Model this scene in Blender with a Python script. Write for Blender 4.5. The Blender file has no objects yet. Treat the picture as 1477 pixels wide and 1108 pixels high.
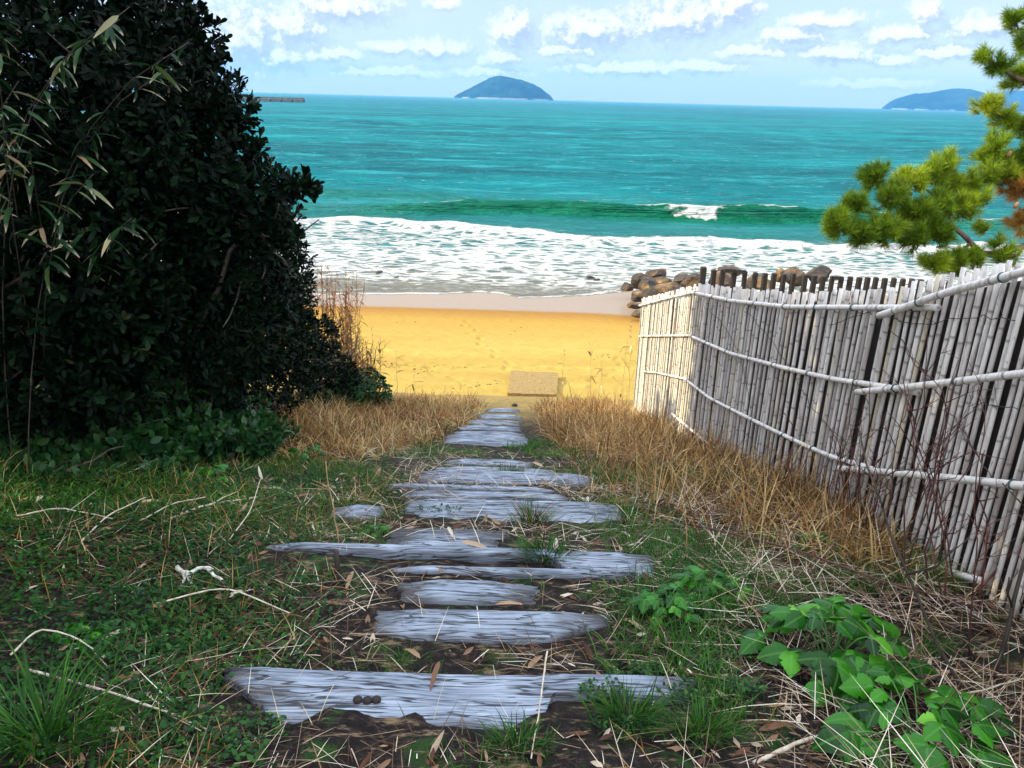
import bpy, math, random
import numpy as np
from mathutils import Vector, Matrix, Quaternion
random.seed(7)
RNG = np.random.default_rng(11)
scene = bpy.context.scene
COL = scene.collection
rad = math.radians

# ---------------------------------------------------------------- camera
CAM_H = 6.0
F_PX = 738.5 / math.tan(rad(33))
PITCH, ROLL = rad(19.9), rad(1.5)
CAM_M = Matrix.Rotation(math.pi / 2 - PITCH, 3, 'X') @ Matrix.Rotation(ROLL, 3, 'Z')
CM = np.array(CAM_M)
CAM_P = np.array([0, 0, CAM_H])
cam_data = bpy.data.cameras.new('camera')
cam = bpy.data.objects.new('camera', cam_data)
COL.objects.link(cam)
cam.matrix_world = Matrix.Translation((0, 0, CAM_H)) @ CAM_M.to_4x4()
cam_data.sensor_width = 36
cam_data.lens = 18 / math.tan(rad(33))
cam_data.clip_start = 0.05
cam_data.clip_end = 60000
scene.camera = cam


def ray(px, py):
    d = CM @ np.array([(px - 738.5) / F_PX, (554 - py) / F_PX, -1.0])
    return d


def at_depth(px, py, depth):
    """point seen at that place of the photograph, at that distance along the view axis"""
    return CAM_P + ray(px, py) * depth


# ---------------------------------------------------------------- numeric noise
def _hash(ix, iy, s):
    n = (ix.astype(np.int64) * 374761393 + iy.astype(np.int64) * 668265263 + s * 974711) & 0x7fffffff
    n = ((n ^ (n >> 13)) * 1274126177) & 0x7fffffff
    return ((n ^ (n >> 16)) & 0xffff) / 65535.0


def vnoise(x, y, s=0):
    x = np.asarray(x, float); y = np.asarray(y, float)
    ix = np.floor(x); iy = np.floor(y)
    fx = x - ix; fy = y - iy
    fx = fx * fx * (3 - 2 * fx); fy = fy * fy * (3 - 2 * fy)
    a = _hash(ix, iy, s); b = _hash(ix + 1, iy, s); c = _hash(ix, iy + 1, s); d = _hash(ix + 1, iy + 1, s)
    return (a * (1 - fx) + b * fx) * (1 - fy) + (c * (1 - fx) + d * fx) * fy


def fbm(x, y, s=0, o=4):
    t = 0; a = .5; n = 0
    for k in range(o):
        t = t + a * vnoise(np.asarray(x) * 2 ** k + 17.3 * k, np.asarray(y) * 2 ** k - 9.1 * k, s + k); n += a; a *= .5
    return t / n


def sstep(a, b, x):
    t = np.clip((np.asarray(x, float) - a) / (b - a), 0, 1)
    return t * t * (3 - 2 * t)


# ---------------------------------------------------------------- terrain
PY = [-8, 0, 2.45, 3.3, 4.4, 5.6, 7, 10, 12.5, 13.5, 15, 25, 35, 60, 130]
PZ = [5.0, 4.4, 3.95, 3.85, 3.59, 3.21, 2.75, 1.8, 1.05, .86, .75, 0, -.5, -1.6, -4]
_yy = np.linspace(-8, 130, 2761)
_zz = np.interp(_yy, PY, PZ)
_k = np.ones(9) / 9
_zz[8:-8] = np.convolve(_zz, _k, 'same')[8:-8]


def ground0(x, y):
    z = np.interp(y, _yy, _zz)
    x = np.asarray(x, float); y = np.asarray(y, float)
    up = sstep(14.5, 11, y)
    z = z + up * (0.10 * np.clip(-1.3 - x, 0, 8) + .16 * np.clip(x - 2.6, 0, 1.5) * 0)
    return z


def ground(x, y):
    x = np.asarray(x, float); y = np.asarray(y, float)
    up = sstep(14.3, 12.5, y)
    off = np.clip((np.abs(x + .05) - .55) / .8, 0, 1)
    return ground0(x, y) + up * ((fbm(x * 1.3, y * 1.3, 5) - .5) * (.05 + .14 * off) + (fbm(x * 7, y * 7, 9, 3) - .5) * .035)


def beach_z(x, y):
    x = np.asarray(x, float); y = np.asarray(y, float)
    b = (fbm(x * .35, y * .5, 3) - .5) * .10 * sstep(24, 18, y)
    c = (fbm(x * 2.2, y * 2.2, 31, 3) - .5) * .035 * sstep(19, 15.5, y)
    return np.interp(y, _yy, _zz) + b + c


def hit(px, py, g=ground0):
    d = ray(px, py)
    t = .5; last = t
    while t < 120:
        P = CAM_P + d * t
        if P[2] < g(P[0], P[1]):
            lo, hi = last, t
            for _ in range(25):
                m = (lo + hi) / 2; P = CAM_P + d * m
                if P[2] < g(P[0], P[1]): hi = m
                else: lo = m
            return P
        last = t; t *= 1.02
    return CAM_P + d * 60


# ---------------------------------------------------------------- mesh accumulation
class MB:
    def __init__(self):
        self.v = []; self.q = []; self.t = []; self.n = 0; self.at = {}

    def add(self, verts, quads=None, tris=None, **attrs):
        verts = np.asarray(verts, float).reshape(-1, 3)
        m = len(verts)
        if quads is not None and len(quads): self.q.append(np.asarray(quads, np.int64).reshape(-1, 4) + self.n)
        if tris is not None and len(tris): self.t.append(np.asarray(tris, np.int64).reshape(-1, 3) + self.n)
        self.v.append(verts)
        for k, a in attrs.items():
            a = np.asarray(a, float)
            if a.ndim == 0: a = np.full(m, float(a))
            self.at.setdefault(k, []).append((self.n, a.reshape(-1)))
        self.n += m

    def mesh(self, name, mat, smooth=True):
        me = bpy.data.meshes.new(name)
        V = np.concatenate(self.v) if self.v else np.zeros((0, 3))
        Q = np.concatenate(self.q) if self.q else np.zeros((0, 4), np.int64)
        T = np.concatenate(self.t) if self.t else np.zeros((0, 3), np.int64)
        me.vertices.add(len(V)); me.vertices.foreach_set('co', V.astype(np.float32).ravel())
        nl = Q.size + T.size
        me.loops.add(nl)
        me.loops.foreach_set('vertex_index', np.concatenate([Q.ravel(), T.ravel()]).astype(np.int32))
        npoly = len(Q) + len(T)
        me.polygons.add(npoly)
        st = np.concatenate([np.arange(len(Q)) * 4, len(Q) * 4 + np.arange(len(T)) * 3])
        me.polygons.foreach_set('loop_start', st.astype(np.int32))
        me.polygons.foreach_set('use_smooth', np.full(npoly, bool(smooth)))
        for k, parts in self.at.items():
            arr = np.zeros(len(V), np.float32)
            for s, a in parts: arr[s:s + len(a)] = a
            at = me.attributes.new(k, 'FLOAT', 'POINT'); at.data.foreach_set('value', arr)
        me.update(calc_edges=True)
        if mat: me.materials.append(mat)
        return me

    def build(self, name, mat, parent=None, smooth=True):
        me = self.mesh(name, mat, smooth)
        o = bpy.data.objects.new(name, me); COL.objects.link(o)
        if parent:
            # vertices are given in world coordinates: shift into the parent's frame
            off = parent.location
            me.transform(Matrix.Translation(-off)); o.parent = parent
        return o


def tag(o, label=None, cat=None, group=None, kind=None):
    if label: o['label'] = label
    if cat: o['category'] = cat
    if group: o['group'] = group
    if kind: o['kind'] = kind
    return o


def thing(name, loc, label, cat, group=None):
    o = bpy.data.objects.new(name, None); COL.objects.link(o)
    o.empty_display_size = .1
    o.location = [float(c) for c in loc]
    return tag(o, label, cat, group)


def grid_faces(nx, ny):
    i = np.arange(nx - 1)[None, :]; j = np.arange(ny - 1)[:, None]
    a = (j * nx + i).ravel()
    return np.stack([a, a + 1, a + nx + 1, a + nx], 1)


def tube(mb, pts, r, n=8, cap=True, **attrs):
    """a tube through pts with radius r (scalar or one per point)"""
    pts = np.asarray(pts, float); m = len(pts)
    r = np.broadcast_to(np.asarray(r, float), (m,))
    tan = np.gradient(pts, axis=0); tan /= np.linalg.norm(tan, axis=1)[:, None] + 1e-12
    ref = np.array([0, 0, 1.0]) if abs(tan[0][2]) < .9 else np.array([1.0, 0, 0])
    U = np.cross(tan, ref); U /= np.linalg.norm(U, axis=1)[:, None] + 1e-12
    W = np.cross(tan, U)
    a = np.arange(n) * 2 * np.pi / n
    ring = pts[:, None, :] + r[:, None, None] * (U[:, None, :] * np.cos(a)[None, :, None] + W[:, None, :] * np.sin(a)[None, :, None])
    V = ring.reshape(-1, 3)
    i = np.arange(n); j = (i + 1) % n
    Q = np.concatenate([np.stack([k * n + i, k * n + j, (k + 1) * n + j, (k + 1) * n + i], 1) for k in range(m - 1)])
    T = None
    if cap:
        V = np.concatenate([V, pts[:1], pts[-1:]])
        c0 = m * n; c1 = c0 + 1
        T = np.concatenate([np.stack([np.full(n, c0), j, i], 1), np.stack([np.full(n, c1), (m - 1) * n + i, (m - 1) * n + j], 1)])
    at = {}
    for k, a_ in attrs.items():
        a_ = np.asarray(a_, float)
        if a_.ndim == 1 and len(a_) == m:
            a_ = np.repeat(a_, n)
            if cap: a_ = np.concatenate([a_, a_[:1], a_[-1:]])
        at[k] = a_
    mb.add(V, Q, T, **at)


def box(mb, c, s, rz=0, bevel=0, **attrs):
    """box with chamfered vertical and top edges"""
    x, y, z = [k / 2 for k in s]; b = bevel or min(s) * .06
    prof = [(-z, 0), (z - b, 0), (z, b)]
    V = []
    for (h, ins) in prof:
        X, Y = x - ins, y - ins
        V += [(X - b, -Y, h), (X, -Y + b, h), (X, Y - b, h), (X - b, Y, h), (-X + b, Y, h), (-X, Y - b, h), (-X, -Y + b, h), (-X + b, -Y, h)]
    V = np.array(V)
    ca, sa = math.cos(rz), math.sin(rz)
    V = np.stack([V[:, 0] * ca - V[:, 1] * sa, V[:, 0] * sa + V[:, 1] * ca, V[:, 2]], 1) + np.asarray(c, float)
    Q = []
    for k in range(2):
        for i in range(8):
            j = (i + 1) % 8
            Q.append((k * 8 + i, k * 8 + j, k * 8 + 8 + j, k * 8 + 8 + i))
    T = [];
    for base, rev in ((0, True), (16, False)):
        for i in range(1, 7):
            T.append((base, base + i + 1, base + i) if rev else (base, base + i, base + i + 1))
    mb.add(V, Q, T, **attrs)


def blades(mb, base, L, W, head, th0, bend, seg=3, rnd=None, tw=None):
    """many grass blades at once; every argument is an array over the blades"""
    N = len(base)
    if N == 0: return
    tt = np.linspace(0, 1, seg + 1)
    dh = np.stack([np.cos(head), np.sin(head), np.zeros(N)], 1)
    tw = np.zeros(N) if tw is None else tw
    sd = np.stack([-np.sin(head + tw), np.cos(head + tw), np.zeros(N)], 1)
    P = np.zeros((N, seg + 1, 3)); P[:, 0] = base
    for k in range(seg):
        th = th0 + bend * (tt[k] + tt[k + 1]) / 2
        st = (L / seg)[:, None] * (dh * np.sin(th)[:, None] + np.array([0, 0, 1.0]) * np.cos(th)[:, None])
        P[:, k + 1] = P[:, k] + st
    w = np.array([.8, 1, .75, .12]) if seg == 3 else np.interp(tt, [0, .3, .7, 1], [.7, 1, .8, .1])
    off = sd[:, None, :] * (W[:, None] * w[None, :] * .5)[:, :, None]
    V = np.stack([P - off, P + off], 2).reshape(-1, 3)
    per = 2 * (seg + 1)
    b = (np.arange(N) * per)[:, None]
    Q = np.concatenate([b + np.array([[2 * k, 2 * k + 1, 2 * k + 3, 2 * k + 2]]) for k in range(seg)])
    rnd = RNG.random(N) if rnd is None else rnd
    mb.add(V, Q, None, rnd=np.repeat(rnd, per), t=np.tile(np.repeat(tt, 2), N))


def stamp(mb, TV, TQ, TT, pos, R, S, rnd=None, tcoord=None):
    """copies of a leaf template: pos (N,3), R (N,3,3) columns = local axes, S (N,) or (N,3)"""
    N = len(pos)
    if N == 0: return
    TV = np.asarray(TV, float); S = np.asarray(S, float)
    if S.ndim == 1: S = S[:, None]
    V = np.einsum('nij,nkj->nki', R, TV[None] * S[:, None, :]) + np.asarray(pos)[:, None, :]
    m = len(TV); b = (np.arange(N) * m)[:, None, None]
    Q = (b + np.asarray(TQ)[None]).reshape(-1, 4) if TQ is not None and len(TQ) else None
    T = (b + np.asarray(TT)[None]).reshape(-1, 3) if TT is not None and len(TT) else None
    rnd = RNG.random(N) if rnd is None else rnd
    tc = np.tile(TV[:, 0] / max(1e-6, TV[:, 0].max()) if tcoord is None else tcoord, N)
    mb.add(V.reshape(-1, 3), Q, T, rnd=np.repeat(rnd, m), t=tc)


def frames(d, up=None, roll=None):
    """rotation matrices whose x axis is d (N,3); z roughly up"""
    d = np.asarray(d, float); d = d / (np.linalg.norm(d, axis=1)[:, None] + 1e-9)
    u = np.tile([0, 0, 1.0], (len(d), 1)) if up is None else np.asarray(up, float)
    y = np.cross(u, d); ny = np.linalg.norm(y, axis=1)[:, None]
    y = np.where(ny < 1e-4, np.array([[0, 1.0, 0]]), y / (ny + 1e-9))
    z = np.cross(d, y)
    if roll is not None:
        c, s = np.cos(roll)[:, None], np.sin(roll)[:, None]
        y, z = y * c + z * s, z * c - y * s
    return np.stack([d, y, z], 2)


def rdir(n):
    v = RNG.normal(size=(n, 3)); return v / np.linalg.norm(v, axis=1)[:, None]


# leaf templates, pointing along +x, unit length
def leaf_template(prof, droop=.15, fold=.18):
    """prof: list of (x, halfwidth). centre vertices lifted into a shallow V, tip drooping"""
    V = []; Q = []
    for (x, w) in prof:
        z = -droop * x * x
        V += [(x, -w, z + fold * w), (x, 0, z), (x, w, z + fold * w)]
    for k in range(len(prof) - 1):
        a = 3 * k
        Q += [(a, a + 3, a + 4, a + 1), (a + 1, a + 4, a + 5, a + 2)]
    return np.array(V, float), np.array(Q), None


OBOV = leaf_template([(0, .02), (.35, .09), (.72, .19), (.93, .13), (1, .02)], .12, .35)
LANC = leaf_template([(0, .01), (.18, .075), (.5, .085), (.8, .05), (1, .004)], .35, .3)
OVAL = leaf_template([(0, .02), (.25, .26), (.55, .30), (.82, .17), (1, .01)], .15, .25)


# ---------------------------------------------------------------- node helper
class NT:
    def __init__(self, tree):
        self.t = tree; self.n = tree.nodes; self.l = tree.links

    def node(self, kind, ins=None, **props):
        nd = self.n.new(kind)
        for k, v in props.items(): setattr(nd, k, v)
        for k, v in (ins or {}).items():
            s = nd.inputs[k]
            if isinstance(v, bpy.types.NodeSocket): self.l.new(v, s)
            else: s.default_value = v
        return nd

    def math(self, op, a, b=0.0, c=0.0, clamp=False):
        return self.node('ShaderNodeMath', {0: a, 1: b, 2: c}, operation=op, use_clamp=clamp).outputs[0]

    def vmath(self, op, a, b=(0, 0, 0)):
        nd = self.node('ShaderNodeVectorMath', {0: a, 1: b}, operation=op)
        return nd.outputs['Value'] if op in ('LENGTH', 'DOT_PRODUCT', 'DISTANCE') else nd.outputs[0]

    def noise(self, vec, scale, detail=4, rough=.55, dist=0.0):
        return self.node('ShaderNodeTexNoise', {'Vector': vec, 'Scale': scale, 'Detail': detail, 'Roughness': rough, 'Distortion': dist}).outputs[0]

    def ramp(self, fac, stops):
        nd = self.node('ShaderNodeValToRGB', {'Fac': fac})
        cr = nd.color_ramp
        while len(cr.elements) < len(stops): cr.elements.new(.5)
        for e, (p, c) in zip(cr.elements, stops):
            e.position = p
            e.color = (c[0], c[1], c[2], 1) if not isinstance(c, (int, float)) else (c, c, c, 1)
        return nd.outputs[0]

    def mix(self, fac, a, b, blend='MIX'):
        nd = self.node('ShaderNodeMix', None, data_type='RGBA', blend_type=blend)
        for idx, v in ((0, fac), (6, a), (7, b)):
            s = nd.inputs[idx]
            if isinstance(v, bpy.types.NodeSocket): self.l.new(v, s)
            else: s.default_value = v if idx == 0 else (v[0], v[1], v[2], 1)
        return nd.outputs[2]

    def remap(self, v, a, b, c=0.0, d=1.0, smooth=True):
        nd = self.node('ShaderNodeMapRange', {0: v, 1: a, 2: b, 3: c, 4: d}, interpolation_type='SMOOTHSTEP' if smooth else 'LINEAR')
        return nd.outputs[0]

    def attr(self, name):
        return self.node('ShaderNodeAttribute', None, attribute_name=name).outputs['Fac']

    def scaled(self, vec, s):
        return self.node('ShaderNodeMapping', {'Vector': vec, 'Scale': s}).outputs[0]


def material(name):
    m = bpy.data.materials.new(name); m.use_nodes = True
    nt = NT(m.node_tree); nt.n.clear()
    out = nt.node('ShaderNodeOutputMaterial')
    b = nt.node('ShaderNodeBsdfPrincipled')
    nt.l.new(b.outputs[0], out.inputs[0])
    return m, nt, b, out


def bump(nt, b, h, strength, dist=.01, normal=None):
    nd = nt.node('ShaderNodeBump', {'Height': h, 'Strength': strength, 'Distance': dist})
    nt.l.new(nd.outputs[0], b.inputs['Normal'])
    return nd
# ---------------------------------------------------------------- light
SUN_AZ, SUN_EL = rad(96), rad(29)          # azimuth to the left of the view, elevation
sun_dir = Vector((-math.sin(SUN_AZ) * math.cos(SUN_EL), math.cos(SUN_AZ) * math.cos(SUN_EL), math.sin(SUN_EL)))
sl = bpy.data.lights.new('sun', 'SUN'); sl.energy = 3.9; sl.angle = rad(.5); sl.color = (1, .88, .54)
so = bpy.data.objects.new('sun', sl); COL.objects.link(so)
so.rotation_euler = (-sun_dir).to_track_quat('-Z', 'Y').to_euler()
so.location = (-20, 10, 25)

world = bpy.data.worlds.new('World'); scene.world = world; world.use_nodes = True
wt = NT(world.node_tree); wt.n.clear()
w_out = wt.node('ShaderNodeOutputWorld')
w_bg = wt.node('ShaderNodeBackground'); w_bg.inputs['Strength'].default_value = .092
wt.l.new(w_bg.outputs[0], w_out.inputs[0])
sky = wt.node('ShaderNodeTexSky', None, sky_type='NISHITA', sun_disc=False)
sky.sun_elevation = SUN_EL; sky.sun_rotation = -SUN_AZ % (2 * math.pi)
sky.air_density = 1.0; sky.dust_density = .6; sky.ozone_density = 2.0

# clouds: banks placed by azimuth and elevation (degrees), broken up by noise
BANKS = [(855, 45, 75, 24), (975, 32, 75, 28), (740, 44, 30, 26), (722, 82, 30, 13), (490, 10, 70, 22),
         (425, 40, 50, 24), (345, 62, 75, 50), (560, 68, 34, 10), (628, 70, 44, 14), (1050, 14, 44, 24), (400, 85, 60, 20),
         (1336, 18, 26, 18), (1362, 76, 46, 11), (1140, 52, 50, 13), (1285, 86, 44, 9), (1200, 76, 70, 12),
         (900, 98, 90, 10), (1010, 96, 60, 9), (700, 104, 60, 7), (480, 78, 40, 10), (640, 6, 26, 8), (1190, 30, 60, 10),
         (1080, 75, 50, 8), (560, 104, 80, 7), (820, 72, 60, 8), (1420, 40, 60, 16), (1300, 50, 60, 12), (1250, 120, 90, 7)]
grp = bpy.data.node_groups.new('cloud_density', 'ShaderNodeTree')
grp.interface.new_socket('Vector', in_out='INPUT', socket_type='NodeSocketVector')
grp.interface.new_socket('Density', in_out='OUTPUT', socket_type='NodeSocketFloat')
g = NT(grp)
gi = g.node('NodeGroupInput'); go = g.node('NodeGroupOutput')
vec = gi.outputs[0]
warp = g.node('ShaderNodeTexNoise', {'Vector': vec, 'Scale': .9, 'Detail': 5, 'Roughness': .6}).outputs[1]
wv = g.vmath('MULTIPLY', g.vmath('SUBTRACT', warp, (.5, .5, .5)), (2.4, 1.2, 0))
pv = g.vmath('ADD', vec, wv)
acc = None
for (px, py, rx, ry) in BANKS:
    def azel(x, y):
        d = ray(x, y); return math.degrees(math.atan2(d[0], d[1])), math.degrees(math.atan2(d[2], math.hypot(d[0], d[1])))
    a0, e0 = azel(px, py); a1, _ = azel(px + rx, py); _, e1 = azel(px, py - ry)
    ra, re = abs(a1 - a0) * 1.4, abs(e1 - e0) * 1.5
    q = g.vmath('DIVIDE', g.vmath('SUBTRACT', pv, (a0, e0, 0)), (ra, re, 1))
    s = g.math('SUBTRACT', 1.0, g.vmath('LENGTH', q))
    acc = s if acc is None else g.math('SMOOTH_MAX', acc, s, .15)
# cloud banks everywhere else round the sky, so the light is that of a half clouded day
fv = g.vmath('MULTIPLY', vec, (.10, .19, 1))
far_ = g.math('SUBTRACT', g.math('MULTIPLY', g.noise(fv, 1.0, 5, .6), 3.2), 1.45)
elv = g.node('ShaderNodeSeparateXYZ', {0: vec}).outputs[1]
azv = g.node('ShaderNodeSeparateXYZ', {0: vec}).outputs[0]
outside = g.math('MAXIMUM', g.remap(elv, 8.0, 13.0), g.remap(g.math('ABSOLUTE', azv), 34.0, 42.0))
far_ = g.math('SUBTRACT', far_, g.math('MULTIPLY', g.math('SUBTRACT', 1.0, outside), 2.0))
acc = g.math('MAXIMUM', acc, far_)
fine = g.noise(vec, 1.5, 6, .62)
acc = g.math('ADD', acc, g.math('MULTIPLY', g.math('SUBTRACT', fine, .5), 1.5))
g.l.new(acc, go.inputs[0])

gen = wt.node('ShaderNodeTexCoord').outputs['Generated']
sx = wt.node('ShaderNodeSeparateXYZ', {0: gen})
az = wt.math('MULTIPLY', wt.math('ARCTAN2', sx.outputs[0], sx.outputs[1]), 180 / math.pi)
el = wt.math('MULTIPLY', wt.math('ARCSINE', sx.outputs[2]), 180 / math.pi)
ae = wt.node('ShaderNodeCombineXYZ', {0: az, 1: el, 2: 0.0}).outputs[0]


def dens(v):
    nd = wt.node('ShaderNodeGroup'); nd.node_tree = grp
    wt.l.new(v, nd.inputs[0]); return nd.outputs[0]


D0 = dens(ae)
D1 = dens(wt.vmath('ADD', ae, (-.45, .55, 0)))
cover = wt.remap(D0, -.16, .70)
litness = wt.remap(wt.math('SUBTRACT', D0, D1), -.22, .40)
cloud_col = wt.mix(litness, (3.7, 4.2, 5.0), (7.6, 7.5, 7.3))
# the sky's own colour, a shade greener-blue as in the photograph's white balance
base = wt.mix(1.0, sky.outputs[0], (.95, 1.0, 1.04), 'MULTIPLY')
lift = wt.mix(wt.remap(el, -1.0, 22.0), (6.0, 6.6, 6.9), (2.9, 4.4, 6.2))
base = wt.mix(.65, base, lift)
veil = wt.math('MULTIPLY', wt.remap(wt.noise(wt.vmath('MULTIPLY', ae, (.16, .5, 1)), 1.0, 5), .40, .75), .35)
base = wt.mix(veil, base, (5.6, 6.0, 6.6))
horizon = wt.remap(el, 0.0, 1.6)
cover = wt.math('MULTIPLY', cover, wt.math('ADD', .35, wt.math('MULTIPLY', horizon, .6)))
skyc = wt.mix(cover, base, cloud_col)
sky_fill = wt.math('MAXIMUM', wt.remap(el, 9.0, 26.0), wt.math('MULTIPLY', wt.remap(wt.math('ABSOLUTE', az), 38.0, 70.0), wt.remap(el, 2.0, 9.0)))
skyc = wt.mix(1.0, skyc, wt.mix(sky_fill, (.82, .82, .84), (2.9, 2.6, 2.4)), 'MULTIPLY')  # sky outside the view brightened to fill the shaded foreground
wt.l.new(skyc, w_bg.inputs['Color'])
world.cycles.sampling_method = 'MANUAL'; world.cycles.sample_map_resolution = 512

vs = scene.view_settings
vs.view_transform = 'Standard'; vs.look = 'None'; vs.exposure = 1.1; vs.gamma = 1; vs.use_curve_mapping = False

# ---------------------------------------------------------------- materials
def geo(nt): return nt.node('ShaderNodeNewGeometry').outputs['Position']
def objc(nt): return nt.node('ShaderNodeTexCoord').outputs['Object']


def leaf_mat(name, stops, rough=.45, trans=.25, tcol=None, spec=.25, tip=None):
    m, nt, b, out = material(name)
    c = nt.ramp(nt.attr('rnd'), stops)
    if tip:
        t = nt.attr('t')
        c = nt.mix(nt.remap(t, tip[0], 1.0), c, tip[1])
    nt.l.new(c, b.inputs['Base Color']); b.inputs['Roughness'].default_value = rough
    b.inputs['Specular IOR Level'].default_value = spec
    if trans:
        tr = nt.node('ShaderNodeBsdfTranslucent')
        if tcol: nt.l.new(nt.mix(1.0, c, tcol, 'MULTIPLY'), tr.inputs[0])
        else: nt.l.new(c, tr.inputs[0])
        mx = nt.node('ShaderNodeMixShader', {0: trans})
        nt.l.new(b.outputs[0], mx.inputs[1]); nt.l.new(tr.outputs[0], mx.inputs[2]); nt.l.new(mx.outputs[0], out.inputs[0])
    return m


M = {}
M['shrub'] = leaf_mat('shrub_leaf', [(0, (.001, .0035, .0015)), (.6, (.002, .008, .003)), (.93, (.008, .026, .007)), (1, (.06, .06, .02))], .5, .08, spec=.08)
M['tree_leaf'] = leaf_mat('tree_leaf', [(0, (.004, .012, .005)), (.6, (.008, .022, .008)), (1, (.016, .04, .010))], .55, .08, spec=.12)
M['sasa'] = leaf_mat('bamboo_leaf', [(0, (.008, .032, .010)), (.6, (.02, .065, .016)), (.82, (.10, .13, .04)), (.92, (.42, .34, .20)), (1, (.34, .17, .07))], .5, .2, spec=.2, tip=(.70, (.42, .36, .24)))
M['ivy'] = leaf_mat('ivy_leaf', [(0, (.010, .04, .012)), (.6, (.018, .07, .016)), (1, (.05, .11, .02))], .4, .2)
M['green'] = leaf_mat('green_grass', [(0, (.006, .032, .004)), (.40, (.022, .10, .008)), (.75, (.07, .19, .014)), (.93, (.22, .28, .035)), (1, (.44, .38, .14))], .5, .3)
M['moss'] = leaf_mat('ground_cover', [(0, (.003, .020, .003)), (.5, (.010, .055, .006)), (.85, (.03, .12, .010)), (1, (.10, .19, .025))], .5, .2)
M['dry'] = leaf_mat('dry_grass', [(0, (.025, .012, .004)), (.28, (.11, .043, .010)), (.46, (.27, .125, .032)), (.66, (.46, .275, .090)), (.86, (.71, .52, .25)), (.95, (.80, .68, .42)), (1, (.16, .24, .03))], .6, .3)
M['reed'] = leaf_mat('reed', [(0, (.05, .015, .005)), (.5, (.17, .065, .018)), (1, (.38, .19, .06))], .6, .35)
M['straw'] = leaf_mat('straw', [(0, (.03, .013, .009)), (.35, (.11, .055, .032)), (.6, (.34, .22, .13)), (.82, (.66, .53, .37)), (1, (.85, .77, .63))], .6, .1)
M['litter'] = leaf_mat('leaf_litter', [(0, (.03, .013, .008)), (.45, (.13, .05, .026)), (.75, (.34, .20, .11)), (1, (.76, .66, .52))], .6, .1)
M['weed'] = leaf_mat('weed_leaf', [(0, (.003, .030, .0015)), (.4, (.012, .10, .004)), (.75, (.045, .24, .008)), (1, (.17, .46, .03))], .33, .25, spec=.3)
_w = M['weed'].node_tree; _nt = NT(_w); _b = [n for n in _w.nodes if n.type == 'BSDF_PRINCIPLED'][0]
_src = _b.inputs['Base Color'].links[0].from_socket
_c = _nt.mix(_nt.math('MULTIPLY', _nt.remap(_nt.attr('t'), .14, .02), .35), _src, (.12, .34, .05))
_w.links.new(_c, _b.inputs['Base Color'])
M['needle'] = leaf_mat('pine_needle', [(0, (.018, .055, .006)), (.35, (.08, .165, .010)), (.75, (.29, .38, .022)), (1, (.60, .52, .06))], .45, .36, tcol=(1.3, 1.25, .6), spec=.3)
M['needle_dry'] = leaf_mat('dry_needle', [(0, (.16, .13, .02)), (.4, (.36, .20, .03)), (1, (.42, .17, .05))], .5, .3)


def stem_mat(name, c0, c1, rough=.7):
    m, nt, b, out = material(name)
    n = nt.noise(nt.scaled(objc(nt), (30, 30, 8)), 1.0, 5)
    nt.l.new(nt.ramp(n, [(.3, c0), (.7, c1)]), b.inputs['Base Color'])
    b.inputs['Roughness'].default_value = rough
    bump(nt, b, n, .5, .004)
    return m


M['bark'] = stem_mat('bark', (.05, .025, .016), (.18, .10, .07))
M['dark_stem'] = stem_mat('dark_stem', (.02, .014, .01), (.07, .05, .035))
M['red_stem'] = stem_mat('red_stem', (.045, .014, .012), (.13, .042, .032))
M['reed_stem'] = stem_mat('reed_stem', (.10, .04, .014), (.26, .12, .045))
M['tan_stem'] = stem_mat('tan_stem', (.30, .15, .06), (.52, .34, .17))
M['pale_stick'] = stem_mat('pale_stick', (.40, .30, .20), (.72, .63, .50))
M['green_stem'] = stem_mat('green_stem', (.04, .13, .02), (.09, .22, .04))
M['drift'] = stem_mat('driftwood', (.42, .38, .32), (.80, .76, .68))
M['cone'] = stem_mat('cone', (.18, .08, .03), (.46, .26, .11))

# soil of the slope
m, nt, b, out = material('soil'); M['soil'] = m
p = geo(nt)
n1 = nt.noise(p, 1.6, 6, .6); n2 = nt.noise(p, 26, 6, .7); n3 = nt.noise(p, 5.0, 5, .65)
c = nt.ramp(n2, [(.30, (.006, .0045, .004)), (.52, (.018, .012, .010)), (.68, (.06, .04, .03)), (.8, (.24, .18, .14))])
c = nt.mix(nt.remap(n3, .52, .66), c, nt.ramp(n2, [(.3, (.008, .030, .006)), (.7, (.03, .085, .012))]))
c = nt.mix(nt.math('MULTIPLY', nt.remap(nt.noise(nt.scaled(p, (9, 26, 9)), 1.0, 5, .7), .53, .68), .75), c, (.34, .23, .13))
# towards the beach the soil turns to sand
sy = nt.node('ShaderNodeSeparateXYZ', {0: p}).outputs[1]
sandy = nt.remap(nt.math('ADD', sy, nt.math('MULTIPLY', nt.math('SUBTRACT', n3, .5), 3.0)), 8.8, 12.2)
c = nt.mix(sandy, c, nt.ramp(n2, [(.3, (.16, .10, .035)), (.7, (.34, .25, .08))]))
nt.l.new(c, b.inputs['Base Color']); b.inputs['Roughness'].default_value = .9
b.inputs['Specular IOR Level'].default_value = .2
bump(nt, b, nt.math('ADD', n2, nt.math('MULTIPLY', nt.noise(p, 80, 4), .5)), .9, .03)

# beach sand: dry, damp and wet by distance from the water
m, nt, b, out = material('sand'); M['sand'] = m
p = geo(nt); xyz = nt.node('ShaderNodeSeparateXYZ', {0: p})
px_, py_ = xyz.outputs[0], xyz.outputs[1]
nb = nt.noise(nt.scaled(p, (.16, .9, 1)), 1.0, 4); nf = nt.noise(p, 60, 5, .7); nm = nt.noise(p, 3.2, 5, .6)
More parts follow.
